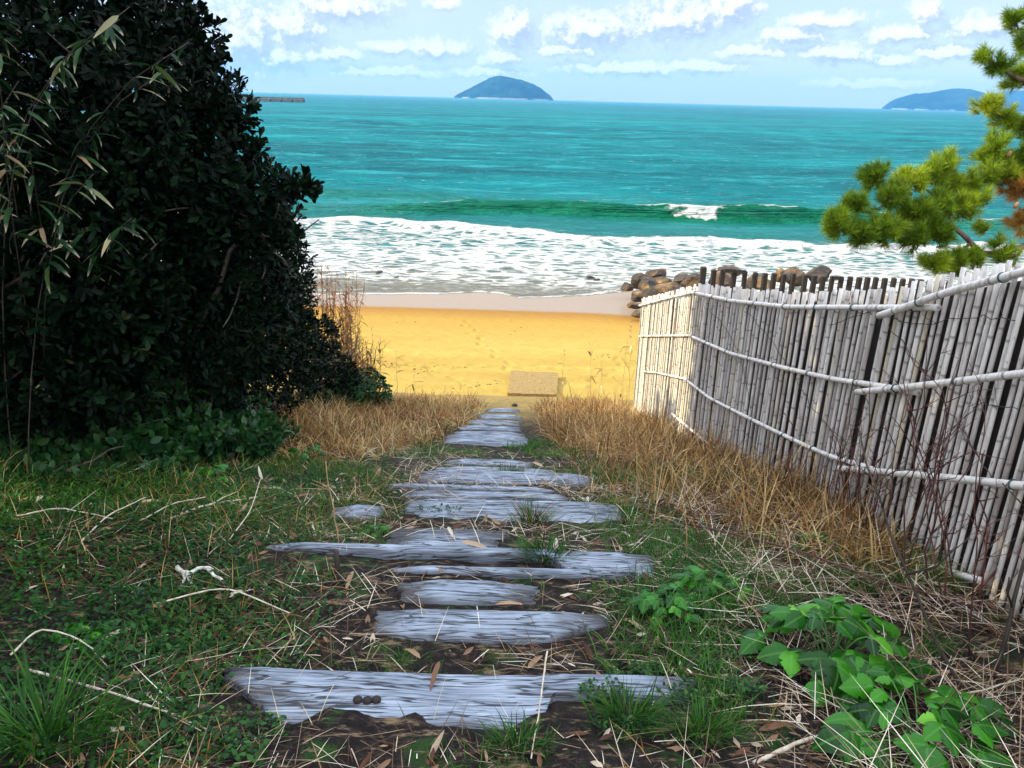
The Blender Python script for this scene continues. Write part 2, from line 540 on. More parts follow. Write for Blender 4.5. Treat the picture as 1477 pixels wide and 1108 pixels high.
# the waterline swings a little with x
curve = nt.math('MULTIPLY', nt.math('POWER', nt.math('MAXIMUM', nt.math('SUBTRACT', px_, 1.5), 0.0), 2.0), .10)
yy = nt.math('ADD', nt.math('ADD', py_, curve), nt.math('MULTIPLY', nt.math('SUBTRACT', nb, .5), .5))
dry = nt.ramp(nt.math('ADD', nt.math('MULTIPLY', nf, .30), nt.math('ADD', nt.math('MULTIPLY', nb, .45), nt.math('MULTIPLY', nm, .25))), [(.36, (.32, .205, .048)), (.5, (.365, .252, .060)), (.62, (.41, .312, .086))])
dry = nt.mix(nt.math('MULTIPLY', nt.remap(nm, .60, .74), .25), dry, (.24, .15, .04))
damp = (.25, .125, .03); wet = (.25, .175, .115)
band = nt.remap(yy, 16.5, 21.8, 0, 1)
c = nt.mix(band, dry, (.34, .20, .04))
c = nt.mix(nt.remap(yy, 20.4, 22.2), c, damp)
wetf = nt.remap(yy, 22.05, 22.55)
c = nt.mix(wetf, c, wet)
nt.l.new(c, b.inputs['Base Color'])
nt.l.new(nt.remap(wetf, 0, 1, .95, .26, False), b.inputs['Roughness'])
nt.l.new(nt.remap(wetf, 0, 1, .1, .14, False), b.inputs['Specular IOR Level'])
hh = nt.math('MULTIPLY', nt.math('ADD', nt.math('MULTIPLY', nf, .3), nm), nt.math('SUBTRACT', 1.0, nt.math('MULTIPLY', wetf, .97)))
bump(nt, b, hh, .8, .06)

# sea
m, nt, b, out = material('sea'); M['sea'] = m
p = geo(nt); foam = nt.attr('foam'); green = nt.attr('green')
sxyz = nt.node('ShaderNodeSeparateXYZ', {0: p}); py_ = sxyz.outputs[1]
big = nt.noise(nt.scaled(p, (.010, .030, 1)), 1.0, 5, .6)
mid = nt.noise(nt.scaled(p, (.10, .28, 1)), 1.0, 6, .65)
small = nt.noise(nt.scaled(p, (.55, 1.5, 1)), 1.0, 6, .65, .3)
far_f = nt.remap(py_, 60, 900)
deep = nt.mix(far_f, (.0, .085, .105), (.0, .072, .108))
pale = nt.mix(far_f, (.0, .18, .20), (.0, .125, .165))
c = nt.mix(nt.remap(big, .35, .66), deep, pale)
c = nt.mix(nt.math('MULTIPLY', nt.remap(mid, .52, .66), .6), c, (.03, .32, .35))  # streak contrast of the reflecting waves, put into the base colour
c = nt.mix(nt.math('MULTIPLY', nt.remap(mid, .46, .34), .45), c, (.0, .038, .05))
shallow = nt.remap(py_, 62, 36)
c = nt.mix(nt.math('MULTIPLY', shallow, .55), c, (.045, .17, .16))
c = nt.mix(nt.remap(py_, 34, 25), c, (.20, .18, .145))
c = nt.mix(green, c, nt.mix(nt.remap(small, .3, .7), (.0, .085, .045), (.01, .16, .085)))  # light through the thin crest, put into the water's base colour as green
# foam lace
fv = nt.scaled(p, (1.0, 2.3, 1))
lace1 = nt.node('ShaderNodeTexVoronoi', {'Vector': nt.vmath('ADD', fv, nt.vmath('MULTIPLY', nt.node('ShaderNodeTexNoise', {'Vector': fv, 'Scale': 1.2, 'Detail': 5}).outputs[1], (1.3, 1.3, 0))), 'Scale': 1.1}, feature='DISTANCE_TO_EDGE').outputs[0]
lace = nt.remap(lace1, .0, .30, 1.0, 0.0)
fn = nt.noise(nt.scaled(p, (2.2, 6.6, 1)), 1.0, 7, .70, .7)
fn2 = nt.noise(nt.scaled(p, (.5, 1.5, 1)), 1.0, 5, .6)
fm = nt.math('ADD', nt.math('ADD', nt.math('MULTIPLY', fn, .95), nt.math('MULTIPLY', fn2, .55)), nt.math('MULTIPLY', lace, .42))
thr = nt.remap(foam, 0, 1, 1.52, .50, False)
mask = nt.remap(nt.math('SUBTRACT', fm, thr), -.14, .30)
mask = nt.math('MULTIPLY', mask, nt.remap(foam, 0, .06))
# white horses far out
cap = nt.noise(nt.scaled(p, (.22, .8, 1)), 1.0, 8, .74)
capm = nt.math('MULTIPLY', nt.remap(cap, .62, .72), nt.remap(py_, 60, 110))
cap2 = nt.noise(nt.scaled(p, (.8, 3.2, 1)), 1.0, 6, .72)
capm = nt.math('MAXIMUM', capm, nt.math('MULTIPLY', nt.math('MULTIPLY', nt.remap(cap2, .585, .68), nt.remap(py_, 45, 56)), nt.remap(py_, 190, 110)))
mask = nt.math('MAXIMUM', mask, nt.math('MULTIPLY', capm, .8))
c = nt.mix(mask, c, nt.mix(nt.remap(py_, 44, 52), (.60, .60, .59), (.30, .52, .54)))
h = nt.math('ADD', nt.math('MULTIPLY', mid, 1.6), nt.math('MULTIPLY', small, .85))
h = nt.math('ADD', h, nt.math('MULTIPLY', big, 3.0))
h = nt.math('ADD', h, nt.math('MULTIPLY', mask, .12))
bp = nt.node('ShaderNodeBump', {'Height': h, 'Strength': 1.0, 'Distance': 1.15})
nt.n.remove(b)
df = nt.node('ShaderNodeBsdfDiffuse', {'Color': c, 'Normal': bp.outputs[0]})
gl = nt.node('ShaderNodeBsdfGlossy', {'Color': (.62, .95, 1.0, 1), 'Roughness': .22, 'Normal': bp.outputs[0]})
fr = nt.node('ShaderNodeFresnel', {'IOR': 1.33, 'Normal': bp.outputs[0]}).outputs[0]
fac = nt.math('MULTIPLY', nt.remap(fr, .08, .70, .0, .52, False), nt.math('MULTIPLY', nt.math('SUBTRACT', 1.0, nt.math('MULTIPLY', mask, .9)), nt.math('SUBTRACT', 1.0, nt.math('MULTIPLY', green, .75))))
mx = nt.node('ShaderNodeMixShader', {0: fac})
nt.l.new(df.outputs[0], mx.inputs[1]); nt.l.new(gl.outputs[0], mx.inputs[2]); nt.l.new(mx.outputs[0], out.inputs[0])

# weathered sleepers: blue-grey, dark cracks along the grain (object x)
m, nt, b, out = material('weathered_timber'); M['timber'] = m
oc = objc(nt); oi = nt.node('ShaderNodeObjectInfo').outputs['Random']
ov = nt.vmath('ADD', oc, nt.node('ShaderNodeCombineXYZ', {0: nt.math('MULTIPLY', oi, 37.0), 1: nt.math('MULTIPLY', oi, 11.0), 2: 0.0}).outputs[0])
wv = nt.node('ShaderNodeTexNoise', {'Vector': nt.scaled(ov, (1.6, 3, 3)), 'Scale': 1.0, 'Detail': 3}).outputs[1]
gv = nt.vmath('ADD', nt.scaled(ov, (2.4, 95, 95)), nt.vmath('MULTIPLY', nt.vmath('SUBTRACT', wv, (.5, .5, .5)), (0, 11, 11)))
gr = nt.noise(gv, 1.0, 4, .6); gr2 = nt.noise(nt.vmath('MULTIPLY', gv, (2.2, .8, .8)), 1.0, 3, .55)
lo = nt.noise(nt.scaled(ov, (3.0, 9, 9)), 1.0, 5, .6)
c = nt.ramp(nt.math('ADD', nt.math('MULTIPLY', gr, .6), nt.math('MULTIPLY', lo, .4)), [(.34, (.05, .06, .08)), (.44, (.16, .19, .235)), (.55, (.29, .335, .40)), (.70, (.46, .51, .58))])
# short dark splits along the grain, gathered in places
ck = nt.math('ABSOLUTE', nt.math('SUBTRACT', nt.noise(nt.vmath('MULTIPLY', gv, (.9, .42, .42)), 1.0, 2, .5), .5))
gate = nt.remap(nt.noise(nt.scaled(ov, (5.0, 14, 14)), 1.0, 3, .6), .34, .50)
split = nt.math('MULTIPLY', nt.remap(ck, .042, .010), gate)
c = nt.mix(nt.math('MULTIPLY', split, .95), c, (.016, .016, .02))
c = nt.mix(nt.math('MULTIPLY', nt.remap(gr2, .60, .70), .8), c, (.035, .034, .04))
st = nt.noise(nt.scaled(ov, (2.5, 7, 7)), 1.0, 5, .65)
c = nt.mix(nt.math('MULTIPLY', nt.remap(st, .56, .72), .75), c, (.10, .075, .06))
c = nt.mix(nt.math('MULTIPLY', nt.attr('edge'), .85), c, (.035, .026, .022))
nt.l.new(c, b.inputs['Base Color']); b.inputs['Roughness'].default_value = .72
bump(nt, b, nt.math('SUBTRACT', nt.math('MULTIPLY', gr, .6), split), .8, .006)

# bamboo canes, silvered; every cane its own tint, dark rings come with the mesh attribute
m, nt, b, out = material('silvered_bamboo'); M['bamboo'] = m
oc = objc(nt)
tint = nt.attr('rnd')
c = nt.ramp(tint, [(0, (.36, .31, .27)), (.2, (.54, .485, .435)), (.6, (.67, .61, .555)), (.85, (.74, .68, .62)), (1, (.58, .49, .34))])
sp = nt.noise(nt.scaled(oc, (30, 30, 5)), 1.0, 5, .65)
c = nt.mix(nt.math('MULTIPLY', nt.remap(sp, .48, .68), .6), c, (.27, .21, .18))
c = nt.mix(nt.math('MULTIPLY', nt.remap(nt.noise(nt.scaled(oc, (60, 60, 30)), 1.0, 3), .62, .74), .6), c, (.12, .10, .10))
c = nt.mix(nt.attr('node'), c, (.10, .08, .075))
nt.l.new(c, b.inputs['Base Color']); b.inputs['Roughness'].default_value = .55
bump(nt, b, sp, .25, .004)

m, nt, b, out = material('green_wire'); M['wire'] = m
b.inputs['Base Color'].default_value = (.02, .07, .06, 1); b.inputs['Roughness'].default_value = .4

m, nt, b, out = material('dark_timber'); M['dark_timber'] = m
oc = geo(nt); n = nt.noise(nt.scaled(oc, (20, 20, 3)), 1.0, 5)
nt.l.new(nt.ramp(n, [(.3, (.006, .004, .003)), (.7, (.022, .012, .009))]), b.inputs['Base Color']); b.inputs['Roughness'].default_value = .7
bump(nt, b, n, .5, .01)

m, nt, b, out = material('boulder'); M['rock'] = m
oc = geo(nt); n = nt.noise(oc, 1.7, 7, .65); n2 = nt.noise(oc, 9, 6, .65)
c = nt.ramp(n, [(.38, (.010, .006, .004)), (.50, (.040, .022, .011)), (.60, (.16, .09, .036)), (.74, (.40, .25, .10))])
c = nt.mix(nt.math('MULTIPLY', nt.remap(n2, .52, .66), .7), c, (.045, .030, .024))
rz_ = nt.node('ShaderNodeSeparateXYZ', {0: oc}).outputs[2]
c = nt.mix(nt.remap(rz_, .45, .10), c, (.045, .03, .024))
nt.l.new(c, b.inputs['Base Color']); b.inputs['Roughness'].default_value = .75
bump(nt, b, nt.math('ADD', n, nt.math('MULTIPLY', n2, .4)), .7, .12)

m, nt, b, out = material('rough_concrete'); M['slab'] = m
oc = geo(nt); n = nt.noise(oc, 45, 5, .7)
nt.l.new(nt.ramp(n, [(.36, (.10, .06, .018)), (.50, (.26, .165, .050)), (.66, (.38, .26, .08))]), b.inputs['Base Color']); b.inputs['Roughness'].default_value = .9
bump(nt, b, n, .8, .02)

m, nt, b, out = material('breakwater_concrete'); M['breakwater'] = m
oc = geo(nt); n = nt.noise(oc, .5, 5)
nt.l.new(nt.ramp(n, [(.3, (.03, .045, .05)), (.7, (.10, .12, .12))]), b.inputs['Base Color']); b.inputs['Roughness'].default_value = .8

m, nt, b, out = material('wooded_hill'); M['hill'] = m
oc = geo(nt); n = nt.noise(nt.scaled(oc, (.011, .011, .016)), 1.0, 7, .7); n2 = nt.noise(oc, .004, 5)
c = nt.ramp(n, [(.32, (.001, .016, .030)), (.5, (.002, .032, .048)), (.68, (.012, .062, .06))])  # bluish base carries part of the distance haze as colour
c = nt.mix(nt.math('MULTIPLY', nt.remap(n2, .5, .66), .5), c, (.03, .07, .06))
hz = nt.node('ShaderNodeSeparateXYZ', {0: oc}).outputs[2]
c = nt.mix(nt.math('MULTIPLY', nt.math('MULTIPLY', nt.remap(hz, 11, 6), .4), nt.remap(nt.noise(nt.scaled(oc, (.012, .012, 0)), 1.0, 4), .42, .58)), c, (.5, .48, .42))
nt.l.new(c, b.inputs['Base Color']); b.inputs['Roughness'].default_value = .9; b.inputs['Specular IOR Level'].default_value = .05
bump(nt, b, n, .8, 12)

m, nt, b, out = material('pale_shell'); M['pebble'] = m
nt.l.new(nt.ramp(nt.attr('rnd'), [(0, (.12, .11, .11)), (.5, (.42, .40, .40)), (1, (.82, .80, .78))]), b.inputs['Base Color']); b.inputs['Roughness'].default_value = .5

m, nt, b, out = material('black_debris'); M['debris'] = m
nt.l.new(nt.ramp(nt.attr('rnd'), [(0, (.02, .012, .008)), (1, (.12, .065, .03))]), b.inputs['Base Color']); b.inputs['Roughness'].default_value = .8
# ---------------------------------------------------------------- ground, beach, sea
def sheet(name, xs, ys, zf, mat, **attrf):
    X, Y = np.meshgrid(xs, ys)
    Z = zf(X, Y)
    mb = MB()
    mb.add(np.stack([X, Y, Z], 2).reshape(-1, 3), grid_faces(len(xs), len(ys)), None, **{k: f(X, Y).ravel() for k, f in attrf.items()})
    o = mb.build(name, mat); tag(o, kind='structure'); return o


def slope_z(x, y):
    return ground(x, y) + .02 - .22 * sstep(13.3, 14.5, y)


gx = np.concatenate([np.linspace(-45, -5, 60)[:-1], np.arange(-5, 4, .05), np.linspace(4, 45, 60)])
sheet('ground', gx, np.concatenate([np.linspace(-8, 1, 40)[:-1], np.arange(1, 14.6, .05)]), slope_z, M['soil'])
bx = np.concatenate([np.linspace(-70, -6, 60)[:-1], np.arange(-6, 7, .05), np.linspace(7, 80, 60)])
beach_ys = np.concatenate([np.arange(12.2, 28, .055), np.linspace(28, 60, 50)])
RF = np.random.default_rng(66)
PRINTS = []
for (ax, ay, bx_, by_, n_) in ((-2.4, 15.6, 2.2, 15.9, 15), (.4, 13.9, -1.4, 20.5, 13), (1.5, 14.4, 3.2, 18.6, 10), (-.6, 14.0, -3.6, 17.6, 11)):
    dn = math.hypot(bx_ - ax, by_ - ay)
    for q in range(n_):
        t_ = q / (n_ - 1); sd = .10 * (1 if q % 2 else -1)
        PRINTS.append((ax + (bx_ - ax) * t_ - (by_ - ay) / dn * sd + RF.normal(0, .03), ay + (by_ - ay) * t_ + (bx_ - ax) / dn * sd + RF.normal(0, .04), math.atan2(by_ - ay, bx_ - ax) + RF.normal(0, .15)))


def beach_mesh_z(x, y):
    z = beach_z(x, y) - .2 * sstep(13.8, 12.6, y)
    for (fx, fy, fa) in PRINTS:                 # footprints trodden in the sand
        u = (x - fx) * math.cos(fa) + (y - fy) * math.sin(fa); v = -(x - fx) * math.sin(fa) + (y - fy) * math.cos(fa)
        r2 = (u / .15) ** 2 + (v / .065) ** 2
        z = z - .035 * np.exp(-r2) + .014 * np.exp(-(np.sqrt(r2) - 1.7) ** 2 / .15)
    return z


sheet('beach', bx, beach_ys, beach_mesh_z, M['sand'])

ys = np.concatenate([np.arange(22.5, 30, .09), np.arange(30, 50, .13), np.arange(50, 90, .28), np.arange(90, 220, .9), np.geomspace(221, 9400, 90)])
us = np.linspace(-1, 1, 620)
U, Y = np.meshgrid(us, ys)
W = np.maximum(34, Y * .80) + 0 * U
W = np.where(Y < 60, 34 + np.maximum(0, Y - 42.5) * .8, W)
X = U * W
edge = np.interp(X, [-30, -8, -5, -3, -1.2, -.4, .15, 1.4, 2.9, 4, 7, 30], [24.6, 24.2, 24.5, 25.0, 25.5, 25.3, 24.6, 25.1, 25.9, 26.5, 27, 27])
edge = edge + (fbm(X * .8, X * 0, 41, 3) - .5) * .55
swell = (fbm(X * .10, Y * .30, 51, 5) - .5) * .75 + (fbm(X * .5, Y * 1.3, 57, 4) - .5) * .20
swell *= sstep(44, 55, Y) * (1 - sstep(150, 420, Y)) + .22 * sstep(30, 42, Y) * (1 - sstep(44, 55, Y))
# the breaker
yb = 43.9 + (fbm(X * .12, X * 0, 61, 3) - .5) * 1.6
A = (1 + .22 * (fbm(X * 1.1, X * 0, 64, 3) - .5)) * np.interp(X, [-34, -14, -9, -3.5, 0, 4, 9, 14, 18, 24, 34], [.2, .26, .34, .60, .74, .82, .86, .84, .72, .5, .3]) * (.85 + .3 * vnoise(X * .3, X * 0, 63))
dy = Y - yb
prof = np.where(dy < 0, np.exp(-(dy / .62) ** 2), np.exp(-(dy / 2.3) ** 2))
brk = A * prof
yb2 = 50.5 + (fbm(X * .1, X * 0, 66, 3) - .5) * 3
A2 = np.interp(X, [-30, -12, -6, 2, 12, 30], [.28, .34, .30, .14, .12, .2])
dy2 = Y - yb2
brk2 = A2 * np.where(dy2 < 0, np.exp(-(dy2 / .9) ** 2), np.exp(-(dy2 / 2.6) ** 2))
# the bore of white water running up the shore
yf = np.interp(X, [-34, -11, -6, 0, 7, 15, 34], [39.6, 39.4, 38.6, 37.0, 36.2, 36.0, 36]) + (fbm(X * .35, X * 0, 71, 4) - .5) * 3.4
dyf = Y - yf
bore = (.26 * np.where(dyf < 0, np.exp(-(dyf / .5) ** 2), np.exp(-(dyf / 1.2) ** 2))) * (.6 + .8 * vnoise(X * .6, Y * .6, 73))
rough = (fbm(X * 1.1, Y * 2.2, 81, 4) - .5) * .16 * sstep(25.5, 29, Y) * (1 - sstep(37, 40, Y))
Z = swell + brk + brk2 + bore + rough
bz = beach_z(X, Y)
Z = np.where(Y < 32, np.maximum(Z, bz + .014), Z)
Z = np.where(Y < edge, bz + .014 - .10 * (edge - Y), Z)
foam = (.66 - .10 * sstep(.4, .6, fbm(X * .15, Y * .5, 97, 3))) * (1 - sstep(-.4, 1.8, dyf)) * sstep(24.5, 27.5, Y) + .10 * sstep(24, 26, Y) * (1 - sstep(30, 36, Y))
foam = np.maximum(foam, np.exp(-((dyf + .1) / .75) ** 2) * .98)
foam = np.where(dyf > 0, np.maximum(foam, .34 * (1 - sstep(1.0, 5.0, dyf))), foam)
lineE = np.exp(-((Y - edge) / .12) ** 2)
foam = np.maximum(foam, .86 * lineE)
foam = np.maximum(foam, .52 * np.exp(-((Y - edge - .8) / .25) ** 2))
thin = .36 + .42 * sstep(.35, .6, fbm(X * .35, Y * .8, 83, 3))
foam = np.where((Y < 27.5) & (Y > edge), np.maximum(np.minimum(foam, thin + .3 * sstep(26, 27.5, Y)), .86 * lineE), foam)
rag = fbm(X * 1.8, X * 0 + 3, 92, 4)
spill = np.exp(-((X - 9.6) / 1.7) ** 4) * (.45 + .9 * rag) + .75 * np.exp(-((X - 7.2) / .55) ** 2) + .6 * np.exp(-((X - 12.1) / .45) ** 2)
drop = .10 + .62 * np.exp(-((X - 9.6) / 1.6) ** 4) * (.35 + 1.1 * fbm(X * 2.2, X * 0, 98, 3))
foam = np.maximum(foam, np.clip(spill, 0, 1) * sstep(-drop - .25, -drop + .1, dy) * sstep(.40, .0, dy))
foam = np.maximum(foam, .70 * np.exp(-((dy - .05) / .20) ** 2) * sstep(.45, .65, vnoise(X * .55, X * 0, 93)) * sstep(-12, 0, X))
foam = np.maximum(foam, .30 * np.exp(-((dy - 1.6) / 1.2) ** 2))
foam = np.maximum(foam, .40 * np.exp(-((dy2 - .3) / .4) ** 2) * sstep(.5, .7, vnoise(X * .4, X * 0, 95)))
green = np.clip(np.exp(-((dy + .45) / .62) ** 2) * A * 1.45, 0, 1) + .75 * np.exp(-((dy2 + .5) / .8) ** 2) * A2 * 2 * (1 - foam)  # mask for the painted green of light shining through the wave faces
mb = MB()
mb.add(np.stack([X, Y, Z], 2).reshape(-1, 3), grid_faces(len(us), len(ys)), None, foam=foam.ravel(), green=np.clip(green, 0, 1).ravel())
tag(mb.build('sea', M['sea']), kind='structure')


# ---------------------------------------------------------------- islands and headland
def hill(name, prof, base_px, dist, depth, seed):
    """prof: skyline of the photograph as (px, py); base on the water; a rounded, wooded hill of real depth"""
    pts = [at_depth(a, b, 1.0) - CAM_P for a, b in prof]
    xs = np.array([p[0] / p[1] * dist for p in pts]); hs = np.array([CAM_H + p[2] / p[1] * dist for p in pts])
    nx, ny = 160, 60
    gx_ = np.linspace(xs[0], xs[-1], nx); v = np.linspace(-1, 1, ny)
    Hh = np.interp(gx_, xs, hs)
    Xg, Vg = np.meshgrid(gx_, v)
    width = depth * np.sqrt(np.clip(Hh / Hh.max(), .0, 1))[None, :] + 5
    Yg = dist + Vg * width
    Zg = Hh[None, :] * np.clip(1 - np.abs(Vg) ** 2.2, 0, 1)
    n = (fbm(Xg / (dist * .02), Yg / (dist * .02), seed, 5) - .5)
    Zg = Zg * (1 + n * .32 * np.abs(Vg)) + (fbm(Xg / (dist * .004), Yg / (dist * .004), seed + 3, 3) - .5) * .002 * dist * np.clip(Zg / 20, 0, 1) - 3 * (np.abs(Vg) > .97)
    mb = MB(); mb.add(np.stack([Xg, Yg, Zg], 2).reshape(-1, 3), grid_faces(nx, ny))
    return tag(mb.build(name, M['hill']), kind='structure')


hill('island', [(654, 140), (662, 135), (680, 127), (698, 117), (712, 111), (722, 109.5), (736, 112), (752, 115.5), (768, 121), (782, 129), (792, 137), (798, 143.5)], 0, 5400, 300, 5)
hill('headland', [(1280, 156), (1290, 149), (1302, 141), (1320, 135.5), (1345, 134), (1362, 131), (1378, 128), (1392, 128.5), (1405, 132), (1420, 137), (1445, 144), (1475, 153), (1500, 160)], 0, 6900, 460, 15)
hill('far_hill', [(1385, 158), (1410, 141), (1435, 135), (1460, 131), (1485, 131), (1520, 127), (1570, 131), (1640, 140), (1700, 165)], 0, 8500, 560, 25)

# ---------------------------------------------------------------- breakwater
P = at_depth(405, 146, 1.0) - CAM_P
dB = 560.0
x0 = (at_depth(300, 143, 1) - CAM_P); x0 = x0[0] / x0[1] * dB
x1 = (at_depth(439, 146, 1) - CAM_P); x1 = x1[0] / x1[1] * dB
bw = thing('breakwater', (x1, dB, 0), 'long low grey concrete breakwater on the horizon beside the dark shrub', 'breakwater')
mb = MB(); L = x1 - x0
nseg = 9
for k in range(nseg):
    box(mb, (x0 + (k + .5) * L / nseg, dB, .2), (L / nseg - .7, 7, 3.9), 0, .25)
mb.build('caisson_wall', M['breakwater'], bw, smooth=False)
mb = MB(); box(mb, ((x0 + x1) / 2, dB + 2.4, 2.15 + .45), (L - 1.2, 1.6, .9), 0, .15)
mb.build('parapet', M['breakwater'], bw, smooth=False)
mb = MB(); box(mb, (x1 - 1.6, dB - .6, 2.16 + .55), (1.5, 1.8, 1.1), 0, .15)
mb.build('end_block', M['breakwater'], bw, smooth=False)

# ---------------------------------------------------------------- boulders
import bmesh


def boulder(name, px, py, depth_y, sx, sy, sz, seed, label, lift=.0):
    """angular sea boulder; (px,py) its middle in the photograph, on the line of sight at that distance"""
    d = ray(px, py); c = CAM_P + d * (depth_y / d[1])
    bm = bmesh.new(); bmesh.ops.create_icosphere(bm, subdivisions=4, radius=1)
    r = np.random.default_rng(seed)
    planes = r.normal(size=(16, 3)); planes[:, 2] *= .8; planes /= np.linalg.norm(planes, axis=1)[:, None]
    offs = r.uniform(.55, .85, 16)
    V = np.array([v.co[:] for v in bm.verts])
    for n_, o_ in zip(planes, offs):
        dd = V @ n_ - o_
        V = V - np.where(dd > 0, dd, 0)[:, None] * n_ * .97
    nn = fbm(V[:, 0] * 2.2 + seed, V[:, 1] * 2.2 + V[:, 2] * 1.7, seed, 4) - .5
    V = V * (1 + .22 * nn)[:, None]
    nn = fbm(V[:, 0] * 8 + seed, V[:, 1] * 8 + V[:, 2] * 7, seed + 9, 3) - .5
    V = V * (1 + .10 * nn)[:, None] * np.array([sx, sy, sz])
    a = r.uniform(0, 6.28); ca, sa = math.cos(a * .15), math.sin(a * .15)
    V = np.stack([V[:, 0] * ca - V[:, 1] * sa, V[:, 0] * sa + V[:, 1] * ca, V[:, 2]], 1)
    for v, co in zip(bm.verts, V): v.co = co
    me = bpy.data.meshes.new(name); bm.to_mesh(me); bm.free()
    for p_ in me.polygons: p_.use_smooth = False
    me.materials.append(M['rock'])
    o = bpy.data.objects.new(name, me); COL.objects.link(o); o.location = Vector([float(k) for k in c])
    return tag(o, label, 'boulder', 'sea boulders piled at the end of the beach')


BL = [
    (925, 402, 25.2, .72, .7, .42, 'dark low boulder at the left tip of the pile, in the foam'),
    (948, 393, 26.5, .55, .6, .32, 'dark flat boulder highest at the back of the pile above the golden one'),
    (935, 412, 24.3, .58, .6, .42, 'golden brown boulder with a pale top in the middle of the pile'),
    (922, 424, 23.0, .40, .42, .28, 'small brown boulder at the front left of the pile over wet sand'),
    (955, 407, 24.6, .46, .5, .36, 'pale topped boulder just right of the golden one'),
    (962, 416, 23.6, .72, .6, .46, 'large blackish boulder in the shade at the middle of the pile'),
    (985, 401, 25.6, .62, .6, .40, 'dark boulder at the back of the pile left of the first fence post'),
    (1000, 406, 24.2, .62, .6, .48, 'tan boulder with a rounded side against the first dark fence post'),
    (940, 422, 22.6, .52, .5, .30, 'brown boulder with a golden flat top above the end of the bamboo fence'),
    (905, 411, 24.8, .34, .36, .22, 'small dark wave-wet boulder leftmost of the pile'),
    (913, 437, 21.9, .34, .36, .17, 'small dark boulder lying low on the wet sand by the fence end'),
    (921, 449, 21.3, .30, .34, .18, 'lowest small boulder beside the end of the bamboo fence'),
    (975, 424, 23.0, .5, .5, .40, 'dark boulder low in the pile seen over the bamboo fence tops'),
    (1050, 391, 25.5, .72, .6, .42, 'dark boulder peeping over the timber posts near their left end'),
    (1040, 402, 24.2, .65, .6, .45, 'blackish boulder behind the leftmost timber posts'),
    (1128, 394, 25.2, .38, .4, .36, 'narrow pale tan boulder behind the middle of the timber posts'),
    (1150, 396, 24.5, .56, .6, .44, 'rounded dark greenish boulder behind the right half of the timber posts'),
    (1180, 396, 24.6, .70, .6, .50, 'broad brown boulder rightmost behind the timber posts'),
    (1095, 404, 24.0, .7, .6, .40, 'low brown boulder in the gaps of the middle timber posts'),
]
for k, (a, b_, dy_, sx, sy, sz, lab) in enumerate(BL):
    boulder('boulder', a, b_ + 3, dy_, sx * .76, sy * .8, sz * .68, 100 + 7 * k, lab)
for k, (a, b_, w, lab) in enumerate([(852, 401, .22, 'small dark boulder awash in the foam left of the pile'), (860, 404, .16, 'tiny dark stone in the foam beside the awash boulder'),
                                    (547, 393, .17, 'small dark stone awash in the foam near the reeds'), (572, 400, .13, 'tiny stone low in the foam right of the reeds')]):
    d = ray(a, b_); boulder('boulder', a, b_, 6.0 / -d[2] * d[1] - .05, w * 1.1, w * .6, w * .4, 300 + k, lab)

# ---------------------------------------------------------------- slab on the sand
cs = [hit(732, 571, beach_z), hit(803, 573, beach_z), hit(805, 545, beach_z), hit(737, 542, beach_z)]
cx = sum(c[0] for c in cs) / 4; cy = sum(c[1] for c in cs) / 4
zs = float(max(c[2] for c in cs))
mb = MB()
n = 26
for top in (1,):
    uu = np.linspace(0, 1, n); Ug, Vg = np.meshgrid(uu, uu)
    P2 = np.array([c[:2] for c in cs])
    XY = (P2[0] * (1 - Ug[..., None]) + P2[1] * Ug[..., None]) * (1 - Vg[..., None]) + (P2[3] * (1 - Ug[..., None]) + P2[2] * Ug[..., None]) * Vg[..., None]
    Zt = beach_z(cx, cy - .5) + .075 + (beach_z(cx, cy + .5) - beach_z(cx, cy - .5)) * Vg + (fbm(Ug * 9, Vg * 9, 3, 3) - .5) * .012
    mb.add(np.concatenate([XY, Zt[..., None]], 2).reshape(-1, 3), grid_faces(n, n))
    ring = np.concatenate([np.arange(n), np.arange(1, n) * n + n - 1, (n - 1) * n + np.arange(n - 2, -1, -1), np.arange(n - 2, 0, -1) * n])
    flat = np.concatenate([XY, Zt[..., None]], 2).reshape(-1, 3)[ring]
    low = flat - [0, 0, .14]; k = len(ring); i = np.arange(k); j = (i + 1) % k
    mb.add(np.concatenate([flat, low]), np.stack([i, i + k, j + k, j], 1))
o = mb.build('concrete_slab', M['slab'], smooth=False)
tag(o, 'rough brown square slab lying tilted on the yellow sand below the steps', 'slab')
# ---------------------------------------------------------------- bamboo fence
# plan line of the fence with bottom and top heights
FY = np.array([1.2, 2.3, 3.42, 3.85, 4.25, 5.05, 5.72, 6.73, 8.13, 9.7, 11.44])
FX = np.array([2.42, 2.30, 2.20, 2.15, 2.09, 2.07, 2.045, 1.99, 1.925, 1.905, 1.885])
FT = np.array([5.86, 5.65, 5.41, 5.25, 5.09, 4.87, 4.71, 4.50, 4.22, 3.76, 3.26])


def fence_x(y): return np.interp(y, FY, FX)
def fence_top(y): return np.interp(y, FY, FT)
def fence_bot(y): return np.minimum(fence_top(y) - 1.5, ground0(2.0, y) + .02)


def on_fence(px, py):
    d = ray(px, py)
    for t in np.linspace(2.0, 14, 4000):
        P = CAM_P + d * t
        if P[0] >= fence_x(P[1]): return P
    return CAM_P + d * 8


fence = thing('bamboo_fence', (fence_x(6.0), 6.0, fence_bot(6.0)), 'silvery weathered bamboo cane fence sloping down to the beach beside the steps', 'fence')


